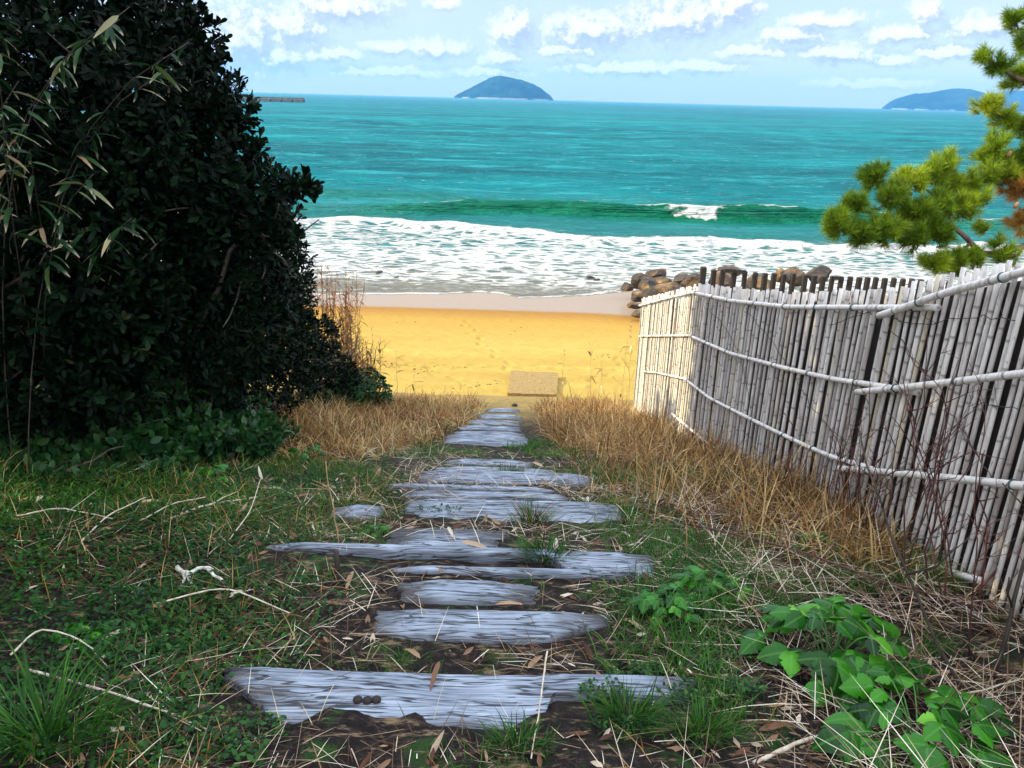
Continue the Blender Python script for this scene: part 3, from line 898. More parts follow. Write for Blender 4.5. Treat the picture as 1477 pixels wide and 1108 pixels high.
def cane(mb, p0, p1, r, seed):
    R = np.random.default_rng(seed)
    p0 = np.asarray(p0, float); p1 = np.asarray(p1, float)
    L = np.linalg.norm(p1 - p0)
    zs = [0.0]; rr = [r * 1.04]; nd = [0.0]
    z = R.uniform(.05, .25)
    while z < L - .03:
        for dz, kr, kn in ((-.012, 1.0, .0), (-.004, 1.0, .25), (0, 1.11, .62), (.004, 1.02, .7), (.012, .985, .1)):
            zs.append(z + dz); rr.append(r * kr); nd.append(kn)
        z += R.uniform(.17, .30)
    zs.append(L); rr.append(r * .95); nd.append(0)
    zs = np.array(zs); o = np.argsort(zs, kind='stable'); zs = zs[o]; rr = np.array(rr)[o]; nd = np.array(nd)[o]
    tt = (zs / L)[:, None]
    bow = np.array([R.uniform(-1, 1), R.uniform(-1, 1), 0]) * .010
    pts = p0 + (p1 - p0) * tt + bow * np.sin(tt * np.pi)
    mb_n0 = mb.n
    tube(mb, pts, rr, 9, True, node=nd)
    # open, dark end of the cane
    mb.at.setdefault('rnd', []).append((mb_n0, np.full(mb.n - mb_n0, R.random())))
    na = mb.at['node'][-1][1]; na[-1] = 1.0


canes = []
y = 1.35; k = 0
while y < 11.42:
    R = np.random.default_rng(5000 + k)
    r = .0132 * R.uniform(.85, 1.15)
    lean = .012 * (fbm(np.array([y * 1.7]), np.array([0.0]), 8, 3)[0] - .5) * 1.0 + R.normal(0, .0022) - .02
    x = fence_x(y) + R.normal(0, .006)
    top = fence_top(y) + R.normal(0, .010); bot = fence_bot(y) - R.uniform(.02, .10)
    canes.append((y, (x, y - lean * .5, bot), (x + R.normal(0, .006), y + lean, top), r, 5000 + k))
    y += float(np.interp(y, [1.5, 3.2, 4.2, 5.5, 8, 11], [.040, .047, .056, .068, .076, .078])) * R.uniform(.955, 1.045); k += 1
order = sorted(range(len(canes)), key=lambda i: abs(canes[i][0] - 3.3))
near = set(order[:100])
rest = MB()
for i, (y, a, b_, r, s) in enumerate(canes):
    if i in near:
        mb = MB(); cane(mb, a, b_, r, s); mb.build('bamboo_cane', M['bamboo'], fence)
    else:
        cane(rest, a, b_, r, s)
tag(rest.build('far_bamboo_canes', M['bamboo'], fence), kind='stuff')

RAILS = [  # picks along each rail in the photograph, thickness
    ([(926, 441), (968, 430), (1008, 421)], .020),
    ([(1000, 421), (1060, 434), (1143, 443), (1250, 444), (1366, 444)], .024),
    ([(1286, 456), (1330, 442), (1377, 425), (1477, 399), (1560, 377)], .026),
    ([(926, 485), (1002, 484)], .018),
    ([(999, 484), (1060, 510), (1143, 532), (1215, 548), (1275, 556), (1337, 567)], .022),
    ([(1253, 566), (1320, 560), (1390, 552), (1477, 542), (1580, 531)], .025),
    ([(930, 536), (952, 538), (994, 547)], .017),
    ([(992, 546), (1030, 575), (1080, 600), (1125, 622), (1170, 643), (1210, 660), (1262, 674), (1296, 689)], .021),
    ([(1225, 676), (1300, 682), (1390, 690), (1477, 699), (1580, 710)], .026),
    ([(974, 597), (1026, 640), (1082, 679), (1138, 716), (1200, 757)], .021),
    ([(1190, 750), (1220, 771), (1286, 796)], .023),
    ([(1294, 799), (1368, 822), (1431, 839)], .024),
]
for k, (pp, r) in enumerate(RAILS):
    pts = np.array([on_fence(*q) for q in pp])
    if k in (2, 5, 8):
        yl, zl = pts[-1][1], pts[-1][2]
        pts = np.vstack([pts, [[fence_x(yy__), yy__, fence_top(yy__) - (fence_top(yl) - zl)] for yy__ in (2.2, 1.36)]])
    off = .018 + r + (.026 if k in (2, 5, 8) else 0)
    pts[:, 0] -= off
    s = np.concatenate([[0], np.cumsum(np.linalg.norm(np.diff(pts, axis=0), axis=1))])
    n = max(6, int(s[-1] / .06))
    u = np.linspace(0, s[-1], n)
    # a smooth line through the picks
    Q = np.stack([np.interp(u, s, pts[:, i]) for i in range(3)], 1)
    for _ in range(3): Q[1:-1] = (Q[:-2] + 2 * Q[1:-1] + Q[2:]) / 4
    rr = np.full(n, r); nd = np.zeros(n)
    R = np.random.default_rng(900 + k)
    z = R.uniform(.1, .3)
    # nodes of the rail
    Q2 = [Q[0]]; r2 = [r]; n2 = [0.0]
    us = [0.0]
    marks = []
    while z < s[-1]:
        marks.append(z); z += R.uniform(.26, .38)
    extra = sorted([(a, r, 0.0) for a in u[1:-1]] + [(m_ + dz, r * kr, kn) for m_ in marks for dz, kr, kn in ((-.010, 1, 0), (0, 1.12, .8), (.006, 1.0, .6), (.014, .98, 0)) if 0 < m_ + dz < s[-1]])
    uu = np.array([0.0] + [e[0] for e in extra] + [s[-1]])
    r2 = np.array([r] + [e[1] for e in extra] + [r * .96]); n2 = np.array([0] + [e[2] for e in extra] + [0])
    Qf = np.stack([np.interp(uu, u, Q[:, i]) for i in range(3)], 1)
    mb = MB(); n0 = mb.n
    r2 = r2 * .74
    tube(mb, Qf, r2, 10, True, node=n2, rnd=np.full(len(uu), .75 + .1 * R.random()))
    mb.at['node'][-1][1][-2:] = 1
    rail = mb.build('rail', M['bamboo'], fence)
    # wire ties round the rail, each a piece of its own
    z = R.uniform(.1, .4)
    while z < s[-1] - .03:
        tie = MB()
        c = np.array([np.interp(z, u, Q[:, i]) for i in range(3)])
        ta = np.array([np.interp(z + .01, u, Q[:, i]) for i in range(3)]) - c; ta /= np.linalg.norm(ta) + 1e-9
        a = np.linspace(0, 4 * np.pi, 29)
        U_ = np.cross(ta, [1.0, 0, 0]); U_ /= np.linalg.norm(U_) + 1e-9
        V_ = np.array([1.0, 0, 0])
        ring = c + ta * (a / (4 * np.pi) * .012)[:, None] + (r * .84) * (np.cos(a)[:, None] * U_ + np.sin(a)[:, None] * V_) + np.array([.012, 0, 0]) * np.clip(np.sin(a), 0, 1)[:, None]
        e = ring[-1]
        loose = np.array([e + np.array([-.016, .004, -.008]), e + np.array([-.022, R.uniform(-.02, .02), -.035])])
        tube(tie, np.concatenate([ring, loose]), .0024, 5)
        w = tie.mesh('wire_tie', M['wire']); w.transform(Matrix.Translation(-fence.location))
        wo = bpy.data.objects.new('wire_tie', w); COL.objects.link(wo); wo.parent = rail
        z += R.uniform(.45, .8)
# dark screen added behind the canes so that the gaps look black
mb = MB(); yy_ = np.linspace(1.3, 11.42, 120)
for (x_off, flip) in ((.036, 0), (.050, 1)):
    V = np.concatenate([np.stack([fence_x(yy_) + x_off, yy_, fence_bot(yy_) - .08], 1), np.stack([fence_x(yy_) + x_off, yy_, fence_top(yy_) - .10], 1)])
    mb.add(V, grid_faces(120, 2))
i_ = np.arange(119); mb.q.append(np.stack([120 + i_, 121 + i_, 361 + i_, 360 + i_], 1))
mb.build('added_gap_screen', M['dark_timber'], fence, smooth=False)
# posts behind the canes that carry the rails
for y in (2.0, 3.9, 5.9, 8.1, 9.8, 11.3):
    mb = MB()
    tube(mb, [(fence_x(y) + .09, y, fence_bot(y) - .15), (fence_x(y) + .09, y, fence_top(y) - .12)], .035, 10)
    mb.build('post', M['dark_timber'], fence)

# ---------------------------------------------------------------- dark timber palisade beyond
pal = None
tops = [(1015, 385), (1030, 389), (1043, 388), (1060, 388), (1075, 391), (1090, 393), (1104, 394), (1117, 394), (1131, 395), (1145, 394), (1162, 396), (1175, 397), (1188, 398), (1201, 398), (1214, 399), (1227, 399), (1240, 400), (1252, 400), (1264, 400), (1277, 401), (1290, 401), (1303, 402), (1316, 402), (1329, 403), (1342, 404), (1356, 405), (1370, 406)]
A0 = at_depth(1015, 385, 15.6); A1 = at_depth(1370, 406, 15.0)
pal = thing('timber_palisade', (float(A0[0]), float(A0[1]), float(ground0(A0[0], A0[1]))), 'row of dark brown square timber posts between the bamboo fence and the boulders', 'fence')
mbr = MB()
pts = []
for k, (a, b_) in enumerate(tops):
    P = at_depth(a, b_, 15.6 + (15.0 - 15.6) * (a - 1015) / 355)
    R = np.random.default_rng(40 + k)
    gz = float(min(ground0(P[0], P[1]), beach_z(P[0], P[1]))) - .1
    w = .088 if k else .11
    mb = MB(); box(mb, (P[0], P[1], (P[2] + gz) / 2), (w * R.uniform(.9, 1.12), w, P[2] - gz), R.normal(0, .05), .012)
    mb.build('post', M['dark_timber'], pal, smooth=False)
    pts.append(P)
for (i, j, dz, th) in ((2, 4, -.02, .075), (13, 14, -.02, .07), (0, len(pts) - 1, -.55, .10)):
    a, b_ = pts[i], pts[j]; c = (a + b_) / 2; L = np.linalg.norm((b_ - a)[:2])
    mb = MB()
    N = max(2, (j - i) + 1)
    for q in range(N - 1):
        u, v = pts[i + q], pts[i + q + 1]
        d = v - u; Lq = np.linalg.norm(d[:2])
        box(mb, ((u + v) / 2)[:2].tolist() + [(u[2] + v[2]) / 2 + dz], (Lq - .004, .05, th), math.atan2(d[1], d[0]), .008)
    mb.v = [vv + np.array([0, -.072, 0]) for vv in mb.v]
    mb.build('cross_beam', M['dark_timber'], pal, smooth=False)

# ---------------------------------------------------------------- timber steps
STEPS = [  # left px, right px, back edge py, front py, label
    (318, 1003, 968, 1041, 'widest blue-grey timber step, nearest the camera, with three dark bolt holes'),
    (540, 880, 877, 920, 'grey timber step with swirling grain and a dark right end, second from the camera'),
    (575, 775, 838, 869, 'short pale grey timber step deeply grooved, third from the camera'),
    (560, 915, 821, 829, 'thin sliver of timber step half buried under the grass tuft'),
    (375, 938, 796, 828, 'long straight timber step with a thin stake at its left part'),
    (555, 720, 776, 790, 'dark cracked timber step left of a straw patch, in front of two boards'),
    (562, 735, 764, 774, 'dark narrow timber step just behind the dark cracked one'),
    (583, 892, 726, 753, 'wide pale timber step with a tuft hanging over its right end'),
    (478, 558, 728, 746, 'short stub of pale timber left of the wide pale step, past a grassy gap'),
    (575, 818, 712, 722, 'smooth pale narrow timber step behind the wide pale one'),
    (555, 800, 704, 709, 'narrow timber step edged with short green grass'),
    (600, 852, 687, 701, 'broadest of the tightly packed boards, reaching far to the right'),
    (625, 800, 678, 684, 'thin packed board between the broadest one and the uppermost one'),
    (640, 768, 667, 674, 'uppermost of the tightly packed boards, before the green strip'),
    (640, 762, 634, 645, 'grey timber step with a dark front behind the green grass strip'),
    (652, 758, 625, 631, 'thin grey timber step behind the grass strip, among dry grass'),
    (660, 752, 616, 620, 'very thin pale timber step on the sandy lower path'),
    (672, 752, 608, 612, 'thin timber step between the very thin pale one and the last short one'),
    (688, 754, 600, 604, 'last clear short timber step where the path meets the sand'),
    (700, 750, 592, 595, 'faint sand covered timber step below the last clear one'),
]
step_rects = []
BOLTS = {0: [(516, 1010), (530, 1011), (543, 1010)]}
for k, (l, r_, yb_, yf_, lab) in enumerate(STEPS):
    raised = lambda x, y: ground0(x, y) + .05
    Lp, Rp = hit(l, yb_, raised), hit(r_, yb_, raised)
    fr = hit((l + r_) / 2, yf_, raised)
    y1 = (Lp[1] + Rp[1]) / 2; y0 = min(fr[1], y1 - (.06 if k < 9 else .09)); y0 += (0 if k == 0 else .10 if k < 7 else .20 if k < 9 else .42) * (y1 - y0)
    if y1 - y0 > .34: y0 = y1 - .34
    x0, x1_ = Lp[0], Rp[0]
    zt = float(ground(np.array([(x0 + x1_) / 2]), np.array([(y0 + y1) / 2]))[0]) + .055
    if k in (3, 9, 10): zt += .01
    R = np.random.default_rng(70 + k)
    nx, ny = 90, 14
    uu = np.linspace(0, 1, nx); vv = np.linspace(0, 1, ny)
    Ug, Vg = np.meshgrid(uu, vv)
    # ragged, rounded ends; wavy long edges
    ef = .5 + (fbm(vv * 3 + k * 3.1, vv * 0, 7) - .5)
    XL = x0 + .07 * (fbm(vv * 9 + k, vv * 0 + 1.5, 8, 4) - .4); XR = x1_ - .07 * (fbm(vv * 9 + k, vv * 0 + 7.7, 9, 4) - .4)
    Xg = XL[:, None] * (1 - Ug) + XR[:, None] * Ug
    yA = y0 + (fbm(uu * 16 + k, uu * 0, 10, 4) - .4) * .009 * ((y1 - y0) / .25) + .02 * (np.abs(uu - .5) * 2) ** 12 + (y1 - y0) * (.75 * sstep(.20, 0.0, uu) * (k == 0) + .60 * sstep(.64, .74, uu + .03 * (fbm(uu * 14, uu * 0, 19, 4) - .5) * 4) * (k == 0) + .5 * sstep(.7, 1.0, uu) * (k == 1) + .72 * sstep(.80, .73, uu) * (k == 4))
    yB = y1 + (fbm(uu * 6 + k, uu * 0 + 4, 11, 4) - .5) * .009
    Yg = yA[None, :] * (1 - Vg) + yB[None, :] * Vg
    Zg = zt + (fbm(Xg * 3 + k, Yg * 40, 12, 4) - .5) * .0022 + (fbm(Xg * .7 + k, Yg * 1, 13, 2) - .5) * .018
    bord = np.minimum(np.minimum(Ug, 1 - Ug) * (x1_ - x0), np.minimum(Vg, 1 - Vg) * (y1 - y0))
    Zg -= .02 * np.exp(-(bord / .012) ** 2)
    endd = np.minimum(Ug, 1 - Ug) * (x1_ - x0)
    Zg -= .035 * (1 - sstep(0, .22, endd)) * (fbm(Xg * 7 + k, Yg * 9, 15, 3))
    mb = MB()
    top = np.stack([Xg, Yg, Zg], 2).reshape(-1, 3)
    edge_n = np.clip(1.15 * (fbm(Xg * 5 + k, Yg * 8, 14, 4)) * (1 - sstep(.0, .26, endd)) * 1.5 - .25, 0, 1)
    edge_n = np.clip(edge_n + .8 * (1 - sstep(.0, .22 if k < 9 else .34, Vg + .25 * (fbm(Xg * 6 + k, Yg * 20, 18, 4) - .5))), 0, 1)
    if k in (1,): edge_n = np.clip(edge_n + .85 * sstep(.72, .84, Ug + .06 * (Vg - .5)) * fbm(Xg * 9, Yg * 24, 16, 4) * 1.7, 0, 1)
    if k in (5, 6): edge_n = np.clip(edge_n + .85 * sstep(.35, .75, fbm(Xg * 2.5, Yg * 16, 17, 4)), 0, 1)
    mb.add(top, grid_faces(nx, ny), None, edge=edge_n.ravel())
    ring = np.concatenate([np.arange(nx), np.arange(1, ny) * nx + nx - 1, (ny - 1) * nx + np.arange(nx - 2, -1, -1), np.arange(ny - 2, 0, -1) * nx])
    flat = top[ring]; low = flat - [0, 0, .13]; n = len(ring); i = np.arange(n); j = (i + 1) % n
    mb.add(np.concatenate([flat, low]), np.stack([i, i + n, j + n, j], 1), None, edge=np.concatenate([np.full(n, .25), np.full(n, 1.0)]))
    c = Vector((float((x0 + x1_) / 2), float((y0 + y1) / 2), zt))
    for vv_ in mb.v: vv_ -= np.array(c)
    o = mb.build('timber_step', M['timber']); o.location = c
    tag(o, lab, 'timber step', 'weathered timber steps down the path')
    step_rects.append((x0, x1_, y0 - .01, y1 + .01, zt))
    for (a, b_) in BOLTS.get(k, []):
        P = hit(a, b_, lambda x, y, z=zt: z)
        bm_ = MB(); n = 14; an = np.linspace(0, 2 * np.pi, n, endpoint=False)
        tube(bm_, [(0, 0, -.03), (0, 0, .004), (0, 0, .008), (0, 0, .009)], [.016, .016, .012, .005], n)
        bo = bm_.build('bolt_head', M['debris']); bo.parent = o; bo.location = Vector([float(q) for q in P]) - c + Vector((0, 0, .003))
# ---------------------------------------------------------------- shrubs and trees
def limb(mb, a, b_, r0, r1, seed, n=8, wob=.12):
    R = np.random.default_rng(seed); a = np.asarray(a, float); b_ = np.asarray(b_, float)
    t = np.linspace(0, 1, n)[:, None]; L = np.linalg.norm(b_ - a)
    w = np.cumsum(R.normal(size=(n, 3)), 0); w -= w[0]; w = w - t * w[-1]
    pts = a + (b_ - a) * t + w * wob * L / n
    tube(mb, pts, np.linspace(r0, r1, n), 8)
    return pts


def crown(mb, blobs, size, tmpl, per=9, seed=0, fill=.5):
    """leaf rosettes at twig ends spread through lumpy blobs: (centre, radii, twigs)"""
    R = np.random.default_rng(seed)
    for c, rr, n in blobs:
        d = R.normal(size=(n, 3)); d /= np.linalg.norm(d, axis=1)[:, None]
        lump = .78 + .44 * fbm(d[:, 0] * 2.1 + c[0] * 3 + 7, d[:, 2] * 2.1 + d[:, 1] * 1.7 + c[1] * 5, 21 + seed, 3)
        rad_ = np.where(R.random(n) < fill, R.random(n) ** .45, 1.0) * lump * R.uniform(.93, 1.05, n)
        P = np.asarray(c) + d * rad_[:, None] * np.asarray(rr)
        td = d + R.normal(size=(n, 3)) * .45 + [0, 0, .35]; td /= np.linalg.norm(td, axis=1)[:, None]
        # rosette of leaves round each twig end
        N = n * per
        ti = np.repeat(np.arange(n), per)
        F = frames(td)
        ang = np.tile(np.arange(per) * 2.399, n) + R.uniform(0, 6, N)
        spread = np.tile(np.linspace(.35, 1.35, per), n) + R.normal(0, .15, N)
        ax, ay, az_ = F[ti, :, 0], F[ti, :, 1], F[ti, :, 2]
        ld = ax * np.cos(spread)[:, None] + (ay * np.cos(ang)[:, None] + az_ * np.sin(ang)[:, None]) * np.sin(spread)[:, None]
        pos = P[ti] - ax * (np.tile(np.linspace(0, .05, per), n) * size / .07)[:, None]
        rn = np.clip(np.repeat(R.random(n), per) * .6 + R.random(N) * .4, 0, 1)
        stamp(mb, *tmpl, pos, frames(ld, up=ax), size * R.uniform(.65, 1.15, N), rnd=rn)


def shrub(name, base, blobs, label, cat, size=.07, tmpl=OBOV, mat='shrub', seed=0, per=9, stems=4, fill=.5, group=None):
    o = thing(name, base, label, cat, group)
    mb = MB(); crown(mb, blobs, size, tmpl, per, seed, fill); mb.build('foliage', M[mat], o)
    mb = MB(); k = 0
    for c, rr, n in blobs:
        if max(rr) < .22: continue
        for q in range(max(1, stems // len(blobs) + 1)):
            R = np.random.default_rng(seed * 31 + k); k += 1
            tgt = np.asarray(c) + R.normal(size=3) * np.asarray(rr) * .35
            limb(mb, np.asarray(base) + R.normal(size=3) * [.12, .12, 0] - [0, 0, .08], tgt, .045 * max(rr) ** .5, .012, seed * 17 + k, 9, .35)
            for w in range(5):
                e = tgt + R.normal(size=3) * np.asarray(rr) * .6
                limb(mb, tgt, e, .012, .004, seed * 19 + k + w, 6, .3)
    mb.build('stem', M['dark_stem'], o)
    return o


def G(x, y): return float(ground(np.array([x]), np.array([y]))[0])


def B(px, py, y, r, n):
    """blob whose middle is seen at that place of the photograph at forward distance y"""
    d = ray(px, py); c = CAM_P + d * (y / d[1])
    rr = (r, r, r) if np.isscalar(r) else r
    return (c, rr, n)


# the big evergreen shrub whose edge stands against the sky and sea
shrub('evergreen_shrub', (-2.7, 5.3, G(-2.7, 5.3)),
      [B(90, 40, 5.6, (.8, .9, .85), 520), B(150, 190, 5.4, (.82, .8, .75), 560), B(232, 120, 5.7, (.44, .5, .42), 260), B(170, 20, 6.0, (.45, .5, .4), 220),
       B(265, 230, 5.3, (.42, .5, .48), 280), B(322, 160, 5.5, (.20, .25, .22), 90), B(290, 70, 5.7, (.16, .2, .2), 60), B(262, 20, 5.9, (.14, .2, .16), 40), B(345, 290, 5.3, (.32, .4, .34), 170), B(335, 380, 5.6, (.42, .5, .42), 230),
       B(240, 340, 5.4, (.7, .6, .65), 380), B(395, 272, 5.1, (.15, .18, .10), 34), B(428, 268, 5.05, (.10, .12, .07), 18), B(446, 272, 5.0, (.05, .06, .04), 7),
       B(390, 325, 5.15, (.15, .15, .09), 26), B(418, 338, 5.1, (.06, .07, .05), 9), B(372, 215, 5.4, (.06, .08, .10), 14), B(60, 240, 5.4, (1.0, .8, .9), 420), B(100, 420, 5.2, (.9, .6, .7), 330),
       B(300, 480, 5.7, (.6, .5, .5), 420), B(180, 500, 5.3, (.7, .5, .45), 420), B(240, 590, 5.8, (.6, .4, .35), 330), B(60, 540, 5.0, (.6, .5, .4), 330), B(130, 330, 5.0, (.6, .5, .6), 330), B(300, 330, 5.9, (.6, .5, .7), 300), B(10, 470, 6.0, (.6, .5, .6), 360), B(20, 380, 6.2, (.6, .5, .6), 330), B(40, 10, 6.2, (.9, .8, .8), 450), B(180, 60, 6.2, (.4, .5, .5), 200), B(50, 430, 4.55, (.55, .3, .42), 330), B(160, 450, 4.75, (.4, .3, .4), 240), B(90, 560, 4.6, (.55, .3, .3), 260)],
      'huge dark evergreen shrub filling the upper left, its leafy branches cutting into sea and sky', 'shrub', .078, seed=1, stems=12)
# taller tree behind it, out of which the top of the mass grows
shrub('broadleaf_tree', (-4.9, 9.0, G(-4.9, 9)), [((-5.3, 8.1, 5.0), (1.4, 1.2, 1.35), 900), ((-5.6, 5.9, 7.5), (1.35, 1.2, 1.2), 700), ((-5.0, 10.4, 2.9), (1.35, 1.3, 1.3), 700)],
      'tall dark tree behind the huge shrub at the upper left', 'tree', .17, mat='tree_leaf', seed=2, per=8, stems=6)
shrub('broadleaf_tree', (-5.4, 5.0, G(-5.4, 5)), [((-5.4, 5.2, 6.6), (1.5, 1.6, 1.4), 900), ((-5.2, 6.2, 8.2), (1.3, 1.2, 1.1), 800), ((-5.2, 4.2, 8.7), (1.4, 1.5, 1.3), 900), ((-4.7, 3.4, 6.8), (1.2, 1.1, 1.1), 600), ((-5.4, 5.0, 5.0), (1.1, 1.4, 1.3), 400), ((-4.9, 6.2, 4.3), (1.2, 1.0, 1.1), 420), ((-6.4, 5.6, 4.4), (1.2, 1.0, 1.2), 300)],
      'tall shading tree at the top left corner, mostly out of the picture', 'tree', .17, mat='tree_leaf', seed=3, per=8, stems=6)
shrub('broadleaf_tree', (-5.2, 1.6, G(-5.2, 1.6)), [((-5.0, 2.3, 8.4), (1.5, 1.4, 1.5), 900), ((-4.9, 1.2, 6.4), (1.3, 1.3, 1.3), 800), ((-5.3, .5, 8.0), (1.4, 1.4, 1.4), 700), ((-4.7, 2.7, 6.1), (1.1, 1.1, 1.2), 600), ((-5.4, 3.2, 9.6), (1.1, 1.2, .9), 500)],
      'tall tree left of the camera, outside the picture, shading the nearest steps', 'tree', .17, mat='tree_leaf', seed=9, per=8, stems=6)
# middle and far shrubs stepping down to the beach
shrub('evergreen_shrub', (-2.6, 7.4, G(-2.6, 7.4)),
      [B(390, 400, 7.4, (.42, .5, .40), 300), B(392, 460, 7.5, (.42, .5, .42), 330), B(330, 450, 7.2, (.7, .6, .6), 420), B(420, 520, 7.9, (.42, .5, .34), 280), B(425, 365, 7.3, (.12, .2, .12), 40), B(350, 545, 7.0, (.6, .5, .4), 300)],
      'dark dense shrub below the leafy branch, sloping down towards the reeds', 'shrub', .06, seed=4, stems=8)
shrub('evergreen_shrub', (-2.7, 9.8, G(-2.7, 9.8)),
      [B(412, 440, 9.8, (.32, .5, .36), 220), B(450, 490, 9.9, (.30, .5, .34), 240), B(420, 500, 9.6, (.6, .6, .5), 340), B(475, 540, 10.2, (.38, .5, .30), 260)],
      'dark shrub next to the orange reeds at the edge of the sand', 'shrub', .065, seed=5, stems=6)
shrub('ivy_mound', (-2.1, 10.6, G(-2.1, 10.6)),
      [B(520, 562, 10.6, (.40, .5, .26), 560), B(480, 580, 10.2, (.5, .5, .26), 560), B(548, 583, 10.9, (.18, .3, .12), 180), B(440, 590, 9.6, (.5, .5, .3), 420)],
      'low rounded dark green mound of ivy where the dry grass meets the sand', 'shrub', .055, OVAL, 'ivy', seed=6, per=4, stems=3)
shrub('ivy_mound', (-1.9, 6.0, G(-1.9, 6.0)),
      [B(330, 610, 6.2, (.36, .4, .24), 360), B(380, 640, 6.2, (.3, .35, .2), 260), B(300, 655, 5.8, (.34, .3, .2), 260), B(440, 660, 6.6, (.12, .15, .08), 60), B(230, 670, 5.6, (.4, .3, .16), 240), B(360, 675, 5.8, (.3, .25, .10), 160)],
      'green climbing ivy at the foot of the huge dark shrub', 'shrub', .055, OVAL, 'ivy', seed=7, per=4, stems=3)
shrub('ivy_mound', (-2.9, 5.1, G(-2.9, 5.1)),
      [B(80, 600, 5.1, (.5, .4, .3), 360), B(60, 660, 4.8, (.45, .35, .2), 300), B(170, 640, 5.2, (.35, .3, .22), 220), B(230, 560, 5.3, (.3, .3, .25), 150), B(20, 655, 4.6, (.45, .3, .2), 460), B(140, 640, 4.8, (.45, .3, .2), 460), B(250, 628, 5.2, (.4, .3, .2), 420), B(350, 632, 5.6, (.3, .25, .16), 300), B(60, 690, 4.3, (.4, .25, .10), 260), B(190, 668, 4.7, (.4, .25, .12), 260)],
      'dark green broad leaved ground ivy at the left edge below the shrub', 'shrub', .075, OVAL, 'ivy', seed=8, per=4, stems=3)


# dwarf bamboo at the upper left
def sasa(base, n, seed, label, spread=.5, hmax=2.6, lo=.5):
    o = thing('dwarf_bamboo', base, label, 'dwarf bamboo', 'clumps of dwarf bamboo at the upper left')
    R = np.random.default_rng(seed); st = MB(); lf = MB()
    for k in range(n):
        b0 = np.asarray(base) + np.array([R.normal(0, spread), R.normal(0, spread * .7), -.05])
        h = hmax * R.uniform(.75, 1.1); hd = R.uniform(-1.2, .9); lean = R.uniform(.1, .35)
        t = np.linspace(0, 1, 9)
        dx = h * (lean * t ** 1.2 + .18 * t ** 4)
        pts = np.stack([b0[0] + dx * math.cos(hd), b0[1] + dx * math.sin(hd), b0[2] + h * (t - .14 * t ** 4)], 1)
        tube(st, pts, np.linspace(.0042, .002, 9), 5)
        m = 17
        i = R.uniform(lo, 1.0, m)
        P = np.stack([np.interp(i, t, pts[:, q]) for q in range(3)], 1)
        a = R.uniform(0, 6.28, m)
        d = np.stack([np.cos(a) + .5, np.sin(a) - .35, R.uniform(-.75, .25, m)], 1)
        stamp(lf, *LANC, P, frames(d, roll=R.normal(0, .5, m)), R.uniform(.09, .19, m))
    lf.build('foliage', M['sasa'], o); st.build('stem', M['dark_stem'], o)


sasa((-3.1, 4.65, G(-3.1, 4.65)), 5, 21, 'dwarf bamboo with pale edged drooping leaves at the left edge', .30, 2.35, .62)
sasa((-2.85, 4.95, G(-2.85, 4.95)), 3, 22, 'dwarf bamboo with long blades right of the other clumps, over the dark shrub', .28, 2.5, .70)
sasa((-3.45, 4.6, G(-3.45, 4.6)), 9, 23, 'tallest dwarf bamboo in the top left corner', .35, 2.9, .6)

# ---------------------------------------------------------------- grasses and ground cover
def clump(x, y, s, seed, lo, hi): return sstep(lo, hi, fbm(x * s, y * s, seed, 4))


def on_step(x, y, m=.0):
    r = np.zeros(len(x), bool)
    for (a, b_, c, d, z) in step_rects: r |= (x > a - m + .03) & (x < b_ + m - .03) & (y > c - m) & (y < d + m - .02)
    return r


def surf(x, y):
    z = ground(x, y)
    for (a, b_, c, d, zt) in step_rects: z = np.where((x > a) & (x < b_) & (y > c) & (y < d), np.maximum(z, zt + .006), z)
    return z


def scatter(n, x0, x1, y0, y1, seed, dens=None, avoid=.0, stray=0.0):
    R = np.random.default_rng(seed)
    x = R.uniform(x0, x1, n); y = R.uniform(y0, y1, n)
    keep = ~on_step(x, y, avoid) | (R.random(n) < stray)
    if dens is not None: keep &= R.random(n) < dens(x, y)
    keep &= x < fence_x(y) - .02
    return x[keep], y[keep]


def field(mb, x, y, L, W, lean, bend, seed, head=None, seg=3):
    R = np.random.default_rng(seed); N = len(x)
    z = ground(x, y) + .012
    Ls = L[0] + (L[1] - L[0]) * R.random(N) ** 1.3
    blades(mb, np.stack([x, y, z], 1), Ls, R.uniform(*W, N), R.uniform(0, 6.283, N) if head is None else head + R.normal(0, .8, N),
           R.uniform(*lean, N), R.uniform(*bend, N), seg, tw=R.normal(0, .5, N), rnd=np.clip(.65 * R.random(N) + .45 * fbm(x * 1.7, y * 1.7, seed + 5, 3) - .05, 0, 1))


def pathness(x, y):
    return 1 - sstep(.45, .95, np.abs(x + .12) + .25 * (fbm(x * 2, y * 2, 77, 3) - .5))


mb = MB()
# near left
x, y = scatter(110000, -4.2, .1, 1.5, 7.2, 1, lambda x, y: clump(x, y, 1.5, 101, .44, .62) * (1 - .97 * pathness(x, y)))
field(mb, x, y, (.025, .13), (.0022, .0048), (.1, .9), (.2, 1.3), 2)
# near right
x, y = scatter(70000, .2, 2.5, 1.5, 5.4, 3, lambda x, y: clump(x, y, 1.7, 103, .46, .62) * (1 - pathness(x, y)))
field(mb, x, y, (.03, .16), (.0025, .005), (.1, .9), (.2, 1.4), 4)
# in the gaps between the steps
x, y = scatter(34000, -1.2, 1.1, 1.7, 7.4, 5, lambda x, y: clump(x, y, 2.6, 105, .50, .62), .0)
field(mb, x, y, (.02, .09), (.002, .004), (.1, .9), (.2, 1.2), 6)
